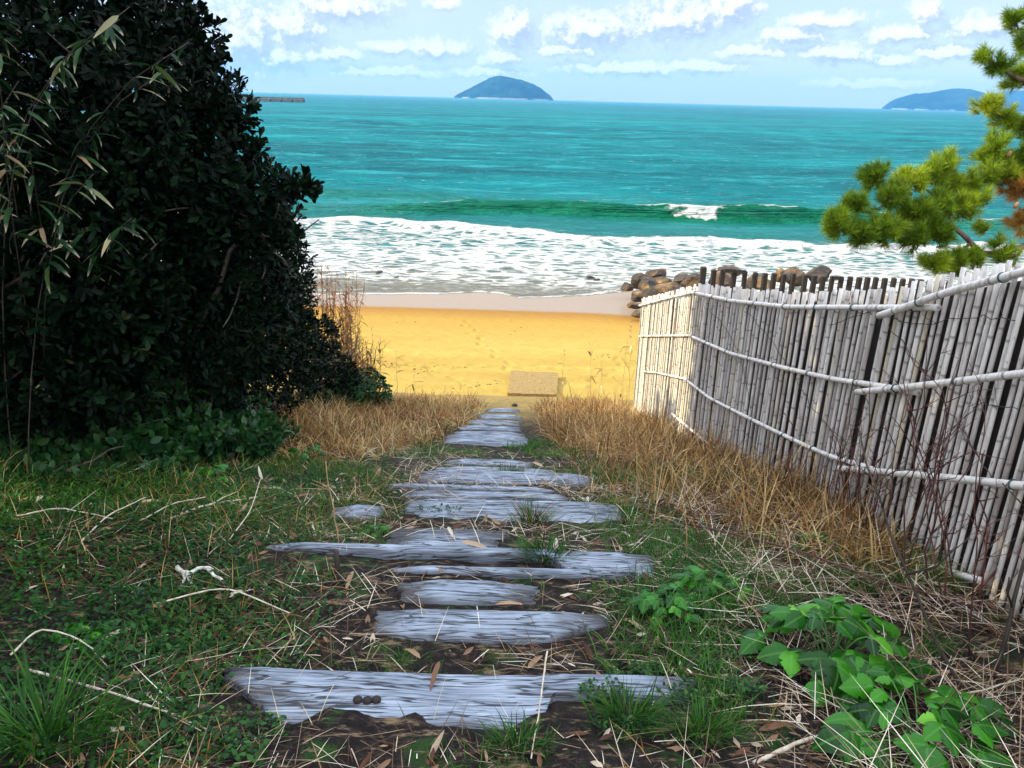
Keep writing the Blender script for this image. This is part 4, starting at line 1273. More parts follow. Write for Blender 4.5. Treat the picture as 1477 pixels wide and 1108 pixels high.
# the green strip below the tightly packed boards
x, y = scatter(9000, -1.0, .7, 6.5, 7.75, 7, lambda x, y: clump(x, y, 2.0, 107, .38, .55))
field(mb, x, y, (.03, .12), (.004, .007), (.1, .8), (.2, 1.2), 8)
x, y = scatter(46000, -2.6, 2.0, 4.2, 12.0, 9, lambda x, y: clump(x, y, 1.6, 109, .50, .64) * sstep(.5, .8, np.abs(x + .1)))
field(mb, x, y, (.04, .16), (.003, .006), (.1, .8), (.2, 1.3), 10)
tag(mb.build('green_grass', M['green']), 'short green grass growing in patches beside and between the steps', 'grass', kind='stuff')

mb = MB()
for (n, x0, x1, y0, y1, sd, L) in ((12240, -2.7, -.42, 5.7, 10.2, 21, (.12, .36)), (12240, -2.6, -.12, 9.6, 13.1, 22, (.10, .32)), (17280, .36, 2.05, 3.3, 9.2, 23, (.13, .42)), (12240, .32, 2.0, 8.6, 13.1, 24, (.12, .38))):
    def dens(x, y, sd=sd):
        e = np.where(x < 0, sstep(np.interp(y, [5.5, 6.5, 8, 10, 12, 13.2], [-1.25, -.95, -.62, -.5, -.55, -.25]) + .1, np.interp(y, [5.5, 6.5, 8, 10, 12, 13.2], [-1.25, -.95, -.62, -.5, -.55, -.25]) - .25, x),
                     sstep(np.interp(y, [3.3, 4.0, 4.7, 6, 8, 10, 12, 13], [1.5, 1.3, 1.05, .70, .30, .28, .30, .42]) - .02, np.interp(y, [3.3, 4.0, 4.7, 6, 8, 10, 12, 13], [1.5, 1.3, 1.05, .70, .30, .28, .30, .42]) + .3, x))
        return e * (.22 + .78 * clump(x, y, 1.4, 120 + sd, .42, .58)) * (1 - sstep(12.4, 13.1, y + .5 * (fbm(x * 2, y, 66) - .5)))
    x, y = scatter(n, x0, x1, y0, y1, sd, dens)
    R = np.random.default_rng(sd)
    Lc = .55 + .9 * fbm(x * 3, y * 3, 56, 3)
    field(mb, x, y, (L[0] * Lc, L[1] * Lc), (.004, .0115), (.1, .95), (.2, 2.0), sd)
x, y = scatter(2600, .45, 2.05, 3.4, 12.5, 29, lambda x, y: clump(x, y, 1.8, 131, .40, .6))
field(mb, x, y, (.28, .62), (.003, .006), (.05, .6), (.2, 1.6), 30)
x, y = scatter(1200, -2.5, -.6, 6.2, 12.5, 35, lambda x, y: clump(x, y, 1.8, 132, .42, .6))
field(mb, x, y, (.24, .5), (.003, .006), (.05, .6), (.2, 1.6), 36)
# sparse dead blades nearer the camera
x, y = scatter(20000, -3.6, 2.3, 1.5, 6.2, 27, lambda x, y: clump(x, y, 1.3, 130, .42, .58) * (1 - .9 * pathness(x, y)))
field(mb, x, y, (.06, .22), (.002, .004), (.4, 1.3), (.2, 1.2), 28)
tag(mb.build('dry_grass', M['dry']), 'tall orange-brown dry grass on both sides of the lower steps', 'grass', kind='stuff')

# low small-leaved ground cover
mb = MB()
x, y = scatter(110000, -4.6, -.7, 1.8, 7.0, 31, lambda x, y: clump(x, y, 1.1, 141, .36, .52) * sstep(-.75, -1.7, x + .25 * (y - 4)))
R = np.random.default_rng(33); N = len(x)
a = R.uniform(0, 6.283, N); d = np.stack([np.cos(a), np.sin(a), R.uniform(-.2, .9, N)], 1)
stamp(mb, *OVAL, np.stack([x, y, ground(x, y) + R.uniform(.0, .07, N)], 1), frames(d), R.uniform(.012, .032, N), rnd=np.clip(.5 * R.random(N) + .6 * fbm(x * 2, y * 2, 35) - .05, 0, 1))
for (cx, cy, r, n) in ((.62, 2.30, .10, 320), (.35, 2.27, .09, 260), (.85, 2.33, .10, 260), (.55, 2.44, .085, 260), (.43, 2.36, .06, 160), (.76, 2.47, .07, 160), (.9, 2.6, .12, 200), (-.4, 4.2, .15, 260), (1.0, 3.9, .2, 300), (.4, 2.1, .12, 200), (-1.6, 1.9, .3, 500), (-.9, 2.0, .2, 300), (.62, 2.9, .12, 220)):
    th = R.uniform(0, 6.283, n); q = r * np.sqrt(R.random(n)); x = cx + q * np.cos(th); y = cy + q * .6 * np.sin(th)
    a = R.uniform(0, 6.283, n); d = np.stack([np.cos(a), np.sin(a), R.uniform(0, .9, n)], 1)
    stamp(mb, *OVAL, np.stack([x, y, ground(x, y) + .03 + R.uniform(.0, .035, n)], 1), frames(d), R.uniform(.010, .022, n))
tag(mb.build('ground_cover', M['moss']), 'low dark green small leaved ground cover left of the steps', 'ground cover', kind='stuff')

# straw, twigs and dead leaves on the ground
mb = MB()
x, y = scatter(26000, -3.6, 2.5, 1.4, 6.8, 41, lambda x, y: (.22 + .78 * clump(x, y, 1.5, 151, .42, .58)) * (.40 + .60 * sstep(-1.7, -.7, x)) * (1 - .30 * pathness(x, y)), 0, .10)
N = len(x); R = np.random.default_rng(42)
blades(mb, np.stack([x, y, surf(x, y) + R.uniform(.006, .05, N)], 1), R.uniform(.05, .26, N), R.uniform(.0014, .0042, N), R.uniform(0, 6.283, N), R.uniform(1.3, 1.62, N), R.uniform(-.2, .5, N), 3, tw=R.normal(0, .3, N))
x, y = scatter(9000, -1.3, 1.3, 1.5, 5.6, 43, lambda x, y: .5 * clump(x, y, 2.5, 152, .38, .56), .0, .06)
N = len(x)
blades(mb, np.stack([x, y, surf(x, y) + R.uniform(.006, .03, N)], 1), R.uniform(.04, .16, N), R.uniform(.0012, .0026, N), R.uniform(0, 6.283, N), R.uniform(1.35, 1.62, N), R.uniform(-.2, .4, N), 3)
x, y = scatter(3000, 1.0, 2.4, 1.4, 4.6, 44, lambda x, y: .9 * clump(x, y, 1.5, 153, .35, .5))
N = len(x)
blades(mb, np.stack([x, y, surf(x, y) + R.uniform(.01, .10, N)], 1), R.uniform(.10, .42, N), R.uniform(.0018, .0045, N), R.uniform(0, 6.283, N), R.uniform(1.1, 1.6, N), R.uniform(-.2, .5, N), 3)
tag(mb.build('straw', M['straw']), 'pale straw and thin twigs strewn over the slope', 'straw', kind='stuff')

mb = MB()
x, y = scatter(5200, -3.4, 2.4, 1.4, 5.6, 45, lambda x, y: (.25 + .75 * clump(x, y, 1.6, 154, .42, .6)) * (1 - .35 * pathness(x, y)))
N = len(x); a = R.uniform(0, 6.283, N); d = np.stack([np.cos(a), np.sin(a), R.uniform(-.15, .35, N)], 1)
LT = leaf_template([(0, .01), (.2, .13), (.5, .19), (.8, .11), (1, .01)], -.3, .6)
stamp(mb, *LT, np.stack([x, y, surf(x, y) + R.uniform(.012, .03, N)], 1), frames(d, roll=R.normal(0, .5, N)), R.uniform(.022, .062, N) * np.where(R.random(N) < .06, 1.7, 1))
x, y = scatter(500, -3.4, 2.4, 1.6, 5.6, 46); N = len(x); a = R.uniform(0, 6.283, N); d = np.stack([np.cos(a), np.sin(a), R.uniform(-.1, .25, N)], 1)
stamp(mb, *LANC, np.stack([x, y, surf(x, y) + R.uniform(.014, .04, N)], 1), frames(d, roll=R.normal(0, .6, N)), R.uniform(.07, .16, N), rnd=R.uniform(.5, 1, N))
tag(mb.build('leaf_litter', M['litter']), 'brown and buff dead leaves lying among the straw', 'leaf litter', kind='stuff')

# small stones and shell bits
mb = MB()
ico_v = None
bm = bmesh.new(); bmesh.ops.create_icosphere(bm, subdivisions=1, radius=1)
ico_v = np.array([v.co[:] for v in bm.verts]); ico_f = np.array([[v.index for v in f.verts] for f in bm.faces]); bm.free()
x, y = scatter(420, -2.6, 1.6, 1.5, 5.0, 51); N = len(x)
sz = np.stack([R.uniform(.004, .012, N), R.uniform(.004, .010, N), R.uniform(.003, .006, N)], 1) * np.where(R.random(N) < .1, 1.8, 1)[:, None]
a = R.uniform(0, 6.283, N)
stamp(mb, ico_v, None, ico_f, np.stack([x, y, ground(x, y) + .008], 1), frames(np.stack([np.cos(a), np.sin(a), 0 * a], 1)), sz)
tag(mb.build('pebbles', M['pebble']), 'scattered pale pebbles and shell bits on the dark soil', 'pebbles', kind='stuff')

# dark bits on the sand: weed, and stand-ins for the shade in footprints
mb = MB()
xs_, ys_ = [], []
for (n, pa, pb, sp) in ((20, (560, 526), (770, 532), .06), (22, (655, 560), (720, 552), .12), (8, (575, 530), (620, 535), .1), (4, (570, 462), (600, 466), .15), (9, (830, 505), (900, 525), .3), (5, (640, 500), (760, 480), .5), (10, (560, 520), (600, 540), .2)):
    A_, B_ = hit(*pa, beach_z), hit(*pb, beach_z); t = R.random(n)
    xs_.append(A_[0] + (B_[0] - A_[0]) * t + R.normal(0, sp * .5, n)); ys_.append(A_[1] + (B_[1] - A_[1]) * t + R.normal(0, sp, n))
x = np.concatenate(xs_); y = np.concatenate(ys_); k_ = y > 13.5; x, y = x[k_], y[k_]; N = len(x)
a = R.normal(0, .4, N)
stamp(mb, ico_v, None, ico_f, np.stack([x, y, beach_z(x, y) + .008], 1), frames(np.stack([np.cos(a), np.sin(a), 0 * a], 1)), np.stack([R.uniform(.008, .034, N), R.uniform(.005, .011, N), R.uniform(.004, .010, N)], 1))
tag(mb.build('weed_and_print_shade', M['debris']), 'dark scraps of weed and added dark bits for footprint shade on the yellow sand', 'seaweed and footprint shade', kind='stuff')
# ---------------------------------------------------------------- green leafy plants at the right
def serrate_leaf(rows=30, droop=.45, cup=.30):
    """a broad toothed leaflet with a rounded base, a pointed tip and gently cupped halves"""
    V = []; T = []
    for i in range(rows):
        x = i / (rows - 1)
        w = .40 * math.sin(math.pi * min(1, x ** .72)) ** .85 + .012
        w *= 1 + (.10 * ((i % 3) / 2.0) - .05) * (0 if i in (0, rows - 1) else 1)
        w *= 1 - .28 * math.exp(-((x - .50) / .045) ** 2)           # the notch between the lobes
        for s_ in (-1, -.55, 0, .55, 1):
            y = s_ * w; vein = .012 * math.cos(x * 44 - abs(s_) * 5) * abs(s_) * (1 - abs(s_))
            V.append((x - .10 * abs(s_) * w, y, -droop * x * x + cup * abs(y) - .55 * y * y / .4 + vein)); T.append(abs(y) / .42)
    Q = [(5 * i + k, 5 * i + 5 + k, 5 * i + 6 + k, 5 * i + 1 + k) for i in range(rows - 1) for k in range(4)]
    return (np.array(V), np.array(Q), None), np.array(T)


LOBE, LOBE_T = serrate_leaf()
PETIOLES = {}


def leafy_plant(px, py, n, reach, size, label, seed, hmax=.26, bias=(0, 0)):
    P = hit(px, py); base = (P[0], P[1], G(P[0], P[1]))
    o = thing('leafy_plant', base, label, 'plant', 'green broad leaved plants')
    R = np.random.default_rng(seed); st = MB(); lf = MB()
    for k in range(n):
        a = k * 2.399 + R.normal(0, .25); q = reach * math.sqrt((k + .6) / n) * R.uniform(.85, 1.1); h = hmax * R.uniform(.6, 1.1) * (1 - .45 * (q / reach) ** 2)
        t = np.linspace(0, 1, 7)
        end = np.array([math.cos(a) * q + bias[0] * q, math.sin(a) * q * .85 + bias[1] * q, h])
        pts = np.asarray(base) + np.stack([end[0] * t ** 1.3, end[1] * t ** 1.3, end[2] * np.sin(t * 1.75) / math.sin(1.75) - .02 * (1 - t)], 1)
        tube(st, pts, np.linspace(.005, .0022, 7), 6)
        d0 = pts[-1] - pts[-2]; d0 /= np.linalg.norm(d0)
        side = np.cross(d0, [0, 0, 1.0]); side /= np.linalg.norm(side) + 1e-9
        s = size * R.uniform(.75, 1.15)
        dirs = [(d0 * 1.0, 1.0, pts[-1])]
        for sg in (1, -1):
            dirs.append((d0 * .45 + side * sg * .9, .86, pts[-1] - d0 * .01))
            if k % 2 == 0: dirs.append((d0 * .15 + side * sg, .62, pts[-1] - d0 * s * .45))
        D = np.array([np.asarray(d) * [1, 1, .2] + [0, 0, R.uniform(-.35, .22)] for d, _, _ in dirs])
        up = np.tile([0, 0, 1.0], (len(D), 1)) + R.normal(0, .28, (len(D), 3)) + np.array([0, -.25, 0])
        stamp(lf, *LOBE, np.array([p for _, _, p in dirs]), frames(D, up=up), s * np.array([w for _, w, _ in dirs]) * R.uniform(.8, 1.15, len(D)), tcoord=LOBE_T, rnd=np.clip(R.normal(.45, .22, len(D)), 0, 1))
    lf.build('foliage', M['weed'], o); st.build('petiole', M['green_stem'], o)


leafy_plant(1195, 968, 24, .32, .115, 'largest leafy plant, right of the nearest timber step', 3, .27, (.05, .1))
leafy_plant(1325, 1085, 22, .33, .105, 'bright green leafy plant in the bottom right corner', 4, .20, (.0, .1))
leafy_plant(962, 890, 16, .13, .06, 'small light green leafy plant nearest the dark right end of the second step', 5, .12)
leafy_plant(1020, 868, 18, .15, .065, 'small leafy plant just behind and right of the smallest one', 6, .12)

leafy_plant(442, 668, 8, .16, .06, 'bright leafy weed at the left edge of the dry grass', 7, .16)
leafy_plant(128, 930, 6, .10, .06, 'small leafy weed beside the bent pale twig at the left edge', 8, .08)
leafy_plant(300, 700, 8, .16, .06, 'dark leafy weed on the grass below the ivy at the foot of the shrub', 9, .14)
leafy_plant(545, 775, 6, .08, .04, 'tiny leafy weed left of the dark cracked step', 10, .07)
leafy_plant(1180, 800, 7, .14, .06, 'leafy weed close to the foot of the bamboo fence', 11, .14)

# ---------------------------------------------------------------- dead stalks along the fence
def stalk(name, base, h, lean, label, cat, group, seed, mat, r=.0035, br=4, plume=0, leaves=0, leafmat=None):
    R = np.random.default_rng(seed)
    o = thing(name, base, label, cat, group); mb = MB()
    t = np.linspace(0, 1, 9)
    w = np.cumsum(R.normal(0, .012, (9, 2)), 0) * h
    pts = np.asarray(base) + np.stack([lean[0] * t * h + w[:, 0], lean[1] * t * h + w[:, 1], h * t - .03], 1)
    r = r * 1.35; tube(mb, pts, np.linspace(r, r * .35, 9), 5)
    for k in range(br):
        i = R.uniform(.3, .95); p = np.array([np.interp(i, t, pts[:, q]) for q in range(3)])
        a = R.uniform(0, 6.283); L = h * R.uniform(.08, .28) * (1.2 - i * .6)
        d = np.array([math.cos(a) * .6, math.sin(a) * .6, R.uniform(.4, 1)])
        e = p + d * L; m_ = p + d * L * .5 + R.normal(0, .02, 3) * L * 4
        tube(mb, [p, m_, e], [r * .55, r * .45, r * .25], 4)
        for q in range(2):
            f_ = e + R.normal(0, .035, 3) + [0, 0, .02]; tube(mb, [m_ + (e - m_) * R.random(), f_], [r * .3, r * .2], 4)
    mb.build('stem', M[mat], o)
    if leaves or plume:
        lf = MB()
        if leaves:
            i = R.uniform(.15, .9, leaves); P = np.stack([np.interp(i, t, pts[:, q]) for q in range(3)], 1); a = R.uniform(0, 6.283, leaves)
            stamp(lf, *LANC, P, frames(np.stack([np.cos(a), np.sin(a), R.uniform(-.5, 1.0, leaves)], 1)), R.uniform(.08, .22, leaves))
        if plume:
            i = R.uniform(.80, 1.0, plume); P = np.stack([np.interp(i, t, pts[:, q]) for q in range(3)], 1); a = R.uniform(0, 6.283, plume)
            stamp(lf, *LANC, P, frames(np.stack([np.cos(a) * .35, np.sin(a) * .35, R.uniform(.5, 1.2, plume)], 1)), R.uniform(.03, .07, plume))
        lf.build('seed_head' if plume and not leaves else 'foliage', M[leafmat or 'dry'], o)
    return o


R0 = np.random.default_rng(77)
def near_fence(py_y, off):
    x = float(fence_x(py_y)) - off
    return (x, py_y, G(x, py_y))


for k in range(16):
    y = R0.uniform(1.9, 3.3)
    stalk('dead_stalk', near_fence(y, R0.uniform(.06, .42)), R0.uniform(.55, 1.35), (R0.normal(-.05, .16), R0.normal(0, .16)), 'dark reddish dead stalk in the tangle before the nearest bamboo canes at the right edge', 'dead stalk', 'dead stalks before the nearest canes', 300 + k, 'red_stem', R0.uniform(.0028, .005), 6)
for k in range(16):
    y = R0.normal(4.05, .16)
    stalk('dead_stalk', near_fence(y, R0.uniform(.05, .22)), R0.uniform(.35, 1.0), (R0.normal(-.02, .1), R0.normal(0, .12)), 'thin reddish dead stalk in the bundle below the overlap of the fence rails', 'dead stalk', 'bundle of dead stalks below the rail overlap', 340 + k, 'red_stem', R0.uniform(.0025, .004), 5)
for k in range(16):
    y = R0.normal(4.75, .22)
    stalk('dead_stalk', near_fence(y, R0.uniform(.10, .55)), R0.uniform(.3, .75), (R0.normal(-.02, .12), R0.normal(0, .12)), 'short reddish dead stalk in the thicket where the dry grass begins by the fence', 'dead stalk', 'thicket of dead stalks by the dry grass', 380 + k, 'red_stem', R0.uniform(.0022, .0035), 4)
# two big single stems across the fence
P = hit(1432, 985); stalk('dead_stalk', (P[0], P[1], G(P[0], P[1])), 1.05, (.02, .12), 'thickest dark dead stem rising past two fence rails near the right edge', 'dead stalk', None, 401, 'dark_stem', .0075, 8)
P = hit(1405, 1010); stalk('dead_stalk', (P[0], P[1], G(P[0], P[1])), 1.0, (-.42, .25), 'dark leaning dead stem slanting left across the lowest fence rail', 'dead stalk', None, 402, 'dark_stem', .006, 5)


def lying(name, picks, r, label, cat, mat, lift=.035, branches=(), n=8):
    pts = []
    for q in picks:
        P = hit(q[0], q[1]); z = float(ground(np.array([P[0]]), np.array([P[1]]))[0]) + lift + (q[2] if len(q) > 2 else 0)
        pts.append([P[0], P[1], z])
    pts = np.array(pts); s = np.linspace(0, 1, len(pts)); u = np.linspace(0, 1, 14)
    Q = np.stack([np.interp(u, s, pts[:, i]) for i in range(3)], 1)
    for _ in range(2): Q[1:-1] = (Q[:-2] + 2 * Q[1:-1] + Q[2:]) / 4
    Q += np.random.default_rng(int(picks[0][0])).normal(0, r * .25, Q.shape)
    mb = MB(); tube(mb, Q, np.linspace(r, r * .6, 14) * (1 + .15 * np.sin(np.arange(14) * 2.1)), n)
    for (i, e, r2) in branches:
        P = hit(e[0], e[1]); z = float(ground(np.array([P[0]]), np.array([P[1]]))[0]) + lift + (e[2] if len(e) > 2 else 0)
        a = Q[i]; b_ = np.array([P[0], P[1], z]); m_ = (a + b_) / 2 + np.random.default_rng(int(e[0])).normal(0, .012, 3)
        tube(mb, [a, m_, b_], [r2, r2 * .8, r2 * .4], 7)
    c = Vector([float(k) for k in Q[6]])
    for v in mb.v: v -= np.array(c)
    o = mb.build(name, M[mat]); o.location = c
    return tag(o, label, cat)


lying('bramble_cane', [(985, 782, .10), (1080, 806, .13), (1173, 831, .12), (1230, 858, .10), (1320, 880, .08), (1410, 897, .03)], .0065, 'long reddish bramble cane lying across the slope behind the largest leafy plant', 'bramble', 'red_stem')
lying('bramble_cane', [(1060, 855, .02), (1110, 868, .05), (1170, 880, .06)], .005, 'short reddish bramble cane left of the largest leafy plant', 'bramble', 'red_stem')
lying('driftwood_root', [(258, 838, .03), (272, 852, .03), (300, 846, .05), (326, 862, .0)], .011, 'pale forked driftwood root lying on the green ground cover at left', 'driftwood', 'drift', branches=((4, (285, 872, .01), .010), (3, (262, 862, 0), .008), (8, (312, 852, .04), .006)))
lying('stick', [(238, 766, .0), (300, 752, .03), (372, 737, .03)], .008, 'pale dry stick lying on the grass at left, pointing to the long step', 'stick', 'pale_stick', branches=((7, (345, 735, .04), .004), (9, (360, 752, .01), .004)))
lying('stick', [(45, 985, .02), (150, 1020, .03), (250, 1052, .02), (300, 1066, .0)], .005, 'long thin straw coloured stick lying in the lower left corner', 'stick', 'pale_stick')
lying('stick', [(787, 982, .10), (780, 1030, .06), (766, 1104, .0)], .0035, 'thin pale twig standing against the right end of the nearest step', 'twig', 'pale_stick')
lying('stick', [(1085, 1108, .0), (1160, 1082, .03), (1232, 1058, .04)], .008, 'pale cut stick lying at the bottom beside the corner leafy plant', 'stick', 'pale_stick')
lying('stick', [(20, 965, .03), (60, 935, .05), (105, 937, .04), (145, 965, .02)], .004, 'bent pale twig arching at the left edge', 'twig', 'pale_stick')
lying('stick', [(205, 770, .02), (255, 747, .04), (300, 742, .05)], .004, 'slender pale twig above the dry stick at left', 'twig', 'pale_stick')
lying('stick', [(1330, 1010, .04), (1390, 1020, .03), (1477, 1005, .05)], .004, 'thin straw coloured twig under the dead stalks at right', 'twig', 'pale_stick')

lying('stick', [(120, 800, .0), (160, 770, .05), (215, 752, .10)], 0.004, 'thin twig rising from the ground cover left of the dry stick', 'twig', 'pale_stick')
lying('stick', [(330, 800, .0), (365, 770, .06), (380, 735, .14)], 0.0035, 'thin curved twig between the dry stick and the long step', 'twig', 'pale_stick')
lying('stick', [(20, 760, .02), (90, 752, .05), (170, 770, .02)], 0.005, 'fallen twig on the dark green cover at the left edge', 'twig', 'pale_stick')
lying('stick', [(230, 900, .02), (330, 880, .05), (420, 905, .02)], 0.004, 'twig lying on the grass left of the second step', 'twig', 'pale_stick')
# thin stake at the long step, and the dry stem bending over it
P = hit(487, 838); b0 = np.array([P[0], P[1], G(P[0], P[1])])
mb = MB(); tube(mb, [(0, 0, -.05), (.003, 0, .07), (0, .004, .135), (0, .004, .14)], [.014, .013, .012, .008], 8)
o = mb.build('stake', M['dark_stem']); o.location = Vector([float(k) for k in b0]); tag(o, 'small dark wooden stake in front of the long timber step', 'stake')
P = hit(489, 796); stalk('dry_stalk', (P[0], P[1], G(P[0], P[1])), .52, (-.10, .05), 'single straw coloured dry stem standing behind the small dark stake', 'dry stalk', None, 411, 'tan_stem', .004, 2)

# tufts of grass growing on the steps
def tuft(px, py, n, L, label, seed, mat='green', w=.004, sp=.05):
    P = hit(px, py); R = np.random.default_rng(seed)
    q = R.normal(0, sp, (n, 2)) * [1, .5]
    mb = MB(); h = np.arctan2(q[:, 1], q[:, 0]) + R.normal(0, .5, n)
    blades(mb, np.stack([q[:, 0], q[:, 1], np.full(n, .012)], 1), R.uniform(.6, 1.1, n) * L, R.uniform(.7, 1.2, n) * w, h, R.uniform(.05, .6, n), R.uniform(.4, 1.4, n), 3, tw=R.normal(0, .4, n), rnd=R.uniform(0, .75, n))
    o = mb.build('grass_tuft', M[mat]); o.location = Vector((float(P[0]), float(P[1]), G(P[0], P[1]) + .02)); tag(o, label, 'grass tuft')


tuft(785, 817, 260, .15, 'dark green grass tuft growing over the long timber step', 1)
tuft(768, 763, 150, .15, 'dark tuft with a reddish dead heart in front of the wide pale step', 2)
tuft(768, 763, 40, .17, 'reddish dead blades standing in the dark tuft at the wide pale step', 3, 'dry', .005, .025)
tuft(545, 722, 130, .09, 'grass tuft covering the gap near the left end of the wide pale step', 4)
tuft(860, 742, 160, .10, 'grass tuft hanging over the right end of the wide pale step', 5)
tuft(735, 692, 150, .07, 'low grass tuft between the narrow step and the packed boards', 6, sp=.06)
tuft(70, 1085, 220, .30, 'long bladed dark grass tuft in the lower left corner', 7, 'green', .006, .10)
tuft(745, 1085, 160, .09, 'short grass tuft below the right half of the nearest step', 8)
tuft(905, 1050, 200, .14, 'green grass tuft between the nearest step and the corner leafy plant', 9)
tuft(1010, 1068, 200, .13, 'green grass tuft left of the pale cut stick', 10)

# a pale bract and a curled leaf
P = hit(380, 700); mb = MB(); stamp(mb, *LT, np.zeros((3, 3)), frames(np.array([[.1, 0, 1], [.7, -.2, .5], [-.4, -.3, .25]])), np.array([.12, .09, .07]), rnd=np.array([1, .95, .8]))
o = mb.build('pale_bract', M['litter']); o.location = Vector((float(P[0]), float(P[1]), G(P[0], P[1]) + .05)); tag(o, 'large whitish upright dead leaf left of the dry grass', 'dead leaf')
P = hit(205, 1094); mb = MB(); stamp(mb, *OVAL, np.zeros((1, 3)), frames(np.array([[1, .2, .15]])), np.array([.07]), rnd=np.array([.45]))
o = mb.build('curled_leaf', M['litter']); o.location = Vector((float(P[0]) - .03, float(P[1]), G(P[0], P[1]) + .035)); tag(o, 'curled orange brown leaf at the bottom edge near the left corner', 'dead leaf')
P = hit(742, 588); mb = MB(); stamp(mb, ico_v, None, ico_f, np.zeros((1, 3)), frames(np.array([[1, 0, 0.]])), np.array([[.06, .05, .05]]), rnd=np.array([0.0]))
o = mb.build('stone', M['debris']); o.location = Vector((float(P[0]), float(P[1]), G(P[0], P[1]) + .03)); tag(o, 'small black stone on the sandy path just below the last step', 'stone')

# ---------------------------------------------------------------- reeds and weeds at the edge of the sand
for k in range(80):
    px = 445 + 95 * R0.random() ** .9; y = R0.uniform(10.6, 12.8)
    top_py = np.interp(px, [445, 470, 500, 520, 545], [372, 372, 385, 470, 520]) + abs(R0.normal(0, 45))
    d = ray(px, top_py); T = CAM_P + d * (y / d[1]); gz = G(T[0], y)
    stalk('dry_reed', (T[0] + R0.normal(0, .06), y, gz), max(.35, T[2] - gz), (R0.normal(.02, .05), R0.normal(0, .05)), 'orange brown dry reed in the stand against the sea between dark shrub and sand', 'reed', 'stand of dry reeds beside the dark shrub', 500 + k, 'reed_stem', .0055, 3, 16, 12, 'reed')
for k, (px, pt, pb, y, lab) in enumerate([(573, 500, 553, 13.3, 'single thin weed standing before the sand right of the reeds'), (541, 460, 560, 12.9, 'tall thin weed between the reeds and the single weed on the sand'), (597, 540, 560, 13.0, 'lowest thin weed above the left dry grass'),
                                           (811, 505, 572, 12.9, 'thin upright weed just right of the brown slab'), (857, 495, 565, 12.9, 'branching weed on the sand halfway between slab and fence'), (872, 515, 560, 12.7, 'drooping thin weed left of the fence end weeds'),
                                           (905, 470, 562, 12.3, 'tall feathery weed near the end of the bamboo fence'), (919, 460, 565, 11.9, 'tallest weed touching the sunlit end of the bamboo fence')]):
    d = ray(px, pt); T = CAM_P + d * (y / d[1]); gz = G(T[0], y)
    stalk('thin_weed', (T[0], y, gz), max(.3, T[2] - gz + .02), (R0.normal(0, .04), 0), lab, 'weed', None, 570 + k, 'tan_stem', .0035, 6 if k in (4, 6, 7) else 3, 6, 4, 'dry')

# ---------------------------------------------------------------- dry vines on the fence
VINES = [([(1080, 445), (1110, 480), (1150, 540), (1185, 600), (1230, 640)], 'thin dark vine slanting down the middle of the bamboo fence'),
         ([(1290, 470), (1340, 540), (1390, 610), (1440, 690)], 'dark vine crossing the fence right of the rail overlap'),
         ([(1200, 470), (1260, 450), (1330, 470), (1420, 455), (1477, 462)], 'thin looping vine just under the top fence rail'),
         ([(1477, 590), (1420, 580), (1370, 640), (1330, 655)], 'thin vine sagging between the two near middle rails'),
         ([(1020, 440), (1050, 470), (1075, 520), (1090, 600)], 'thin vine on the far part of the shaded fence')]
for k, (pp, lab) in enumerate(VINES):
    pts = np.array([on_fence(*q) - np.array([.03, 0, 0]) for q in pp]); s = np.linspace(0, 1, len(pts)); u = np.linspace(0, 1, 26)
    Q = np.stack([np.interp(u, s, pts[:, i]) for i in range(3)], 1)
    for _ in range(4): Q[1:-1] = (Q[:-2] + 2 * Q[1:-1] + Q[2:]) / 4
    R = np.random.default_rng(820 + k); Q += R.normal(0, .006, Q.shape)
    mb = MB(); tube(mb, Q, .0022, 5)
    for q in range(7):
        a = Q[R.integers(2, 24)]; e = a + R.normal(0, .07, 3) * [.2, 1, 1]; tube(mb, [a, (a + e) / 2 + R.normal(0, .012, 3) * [.2, 1, 1], e], .0014, 4)
    c = Vector([float(k_) for k_ in Q[12]])
    for v in mb.v: v -= np.array(c)
    o = mb.build('dry_vine', M['dark_stem']); o.location = c; tag(o, lab, 'vine')

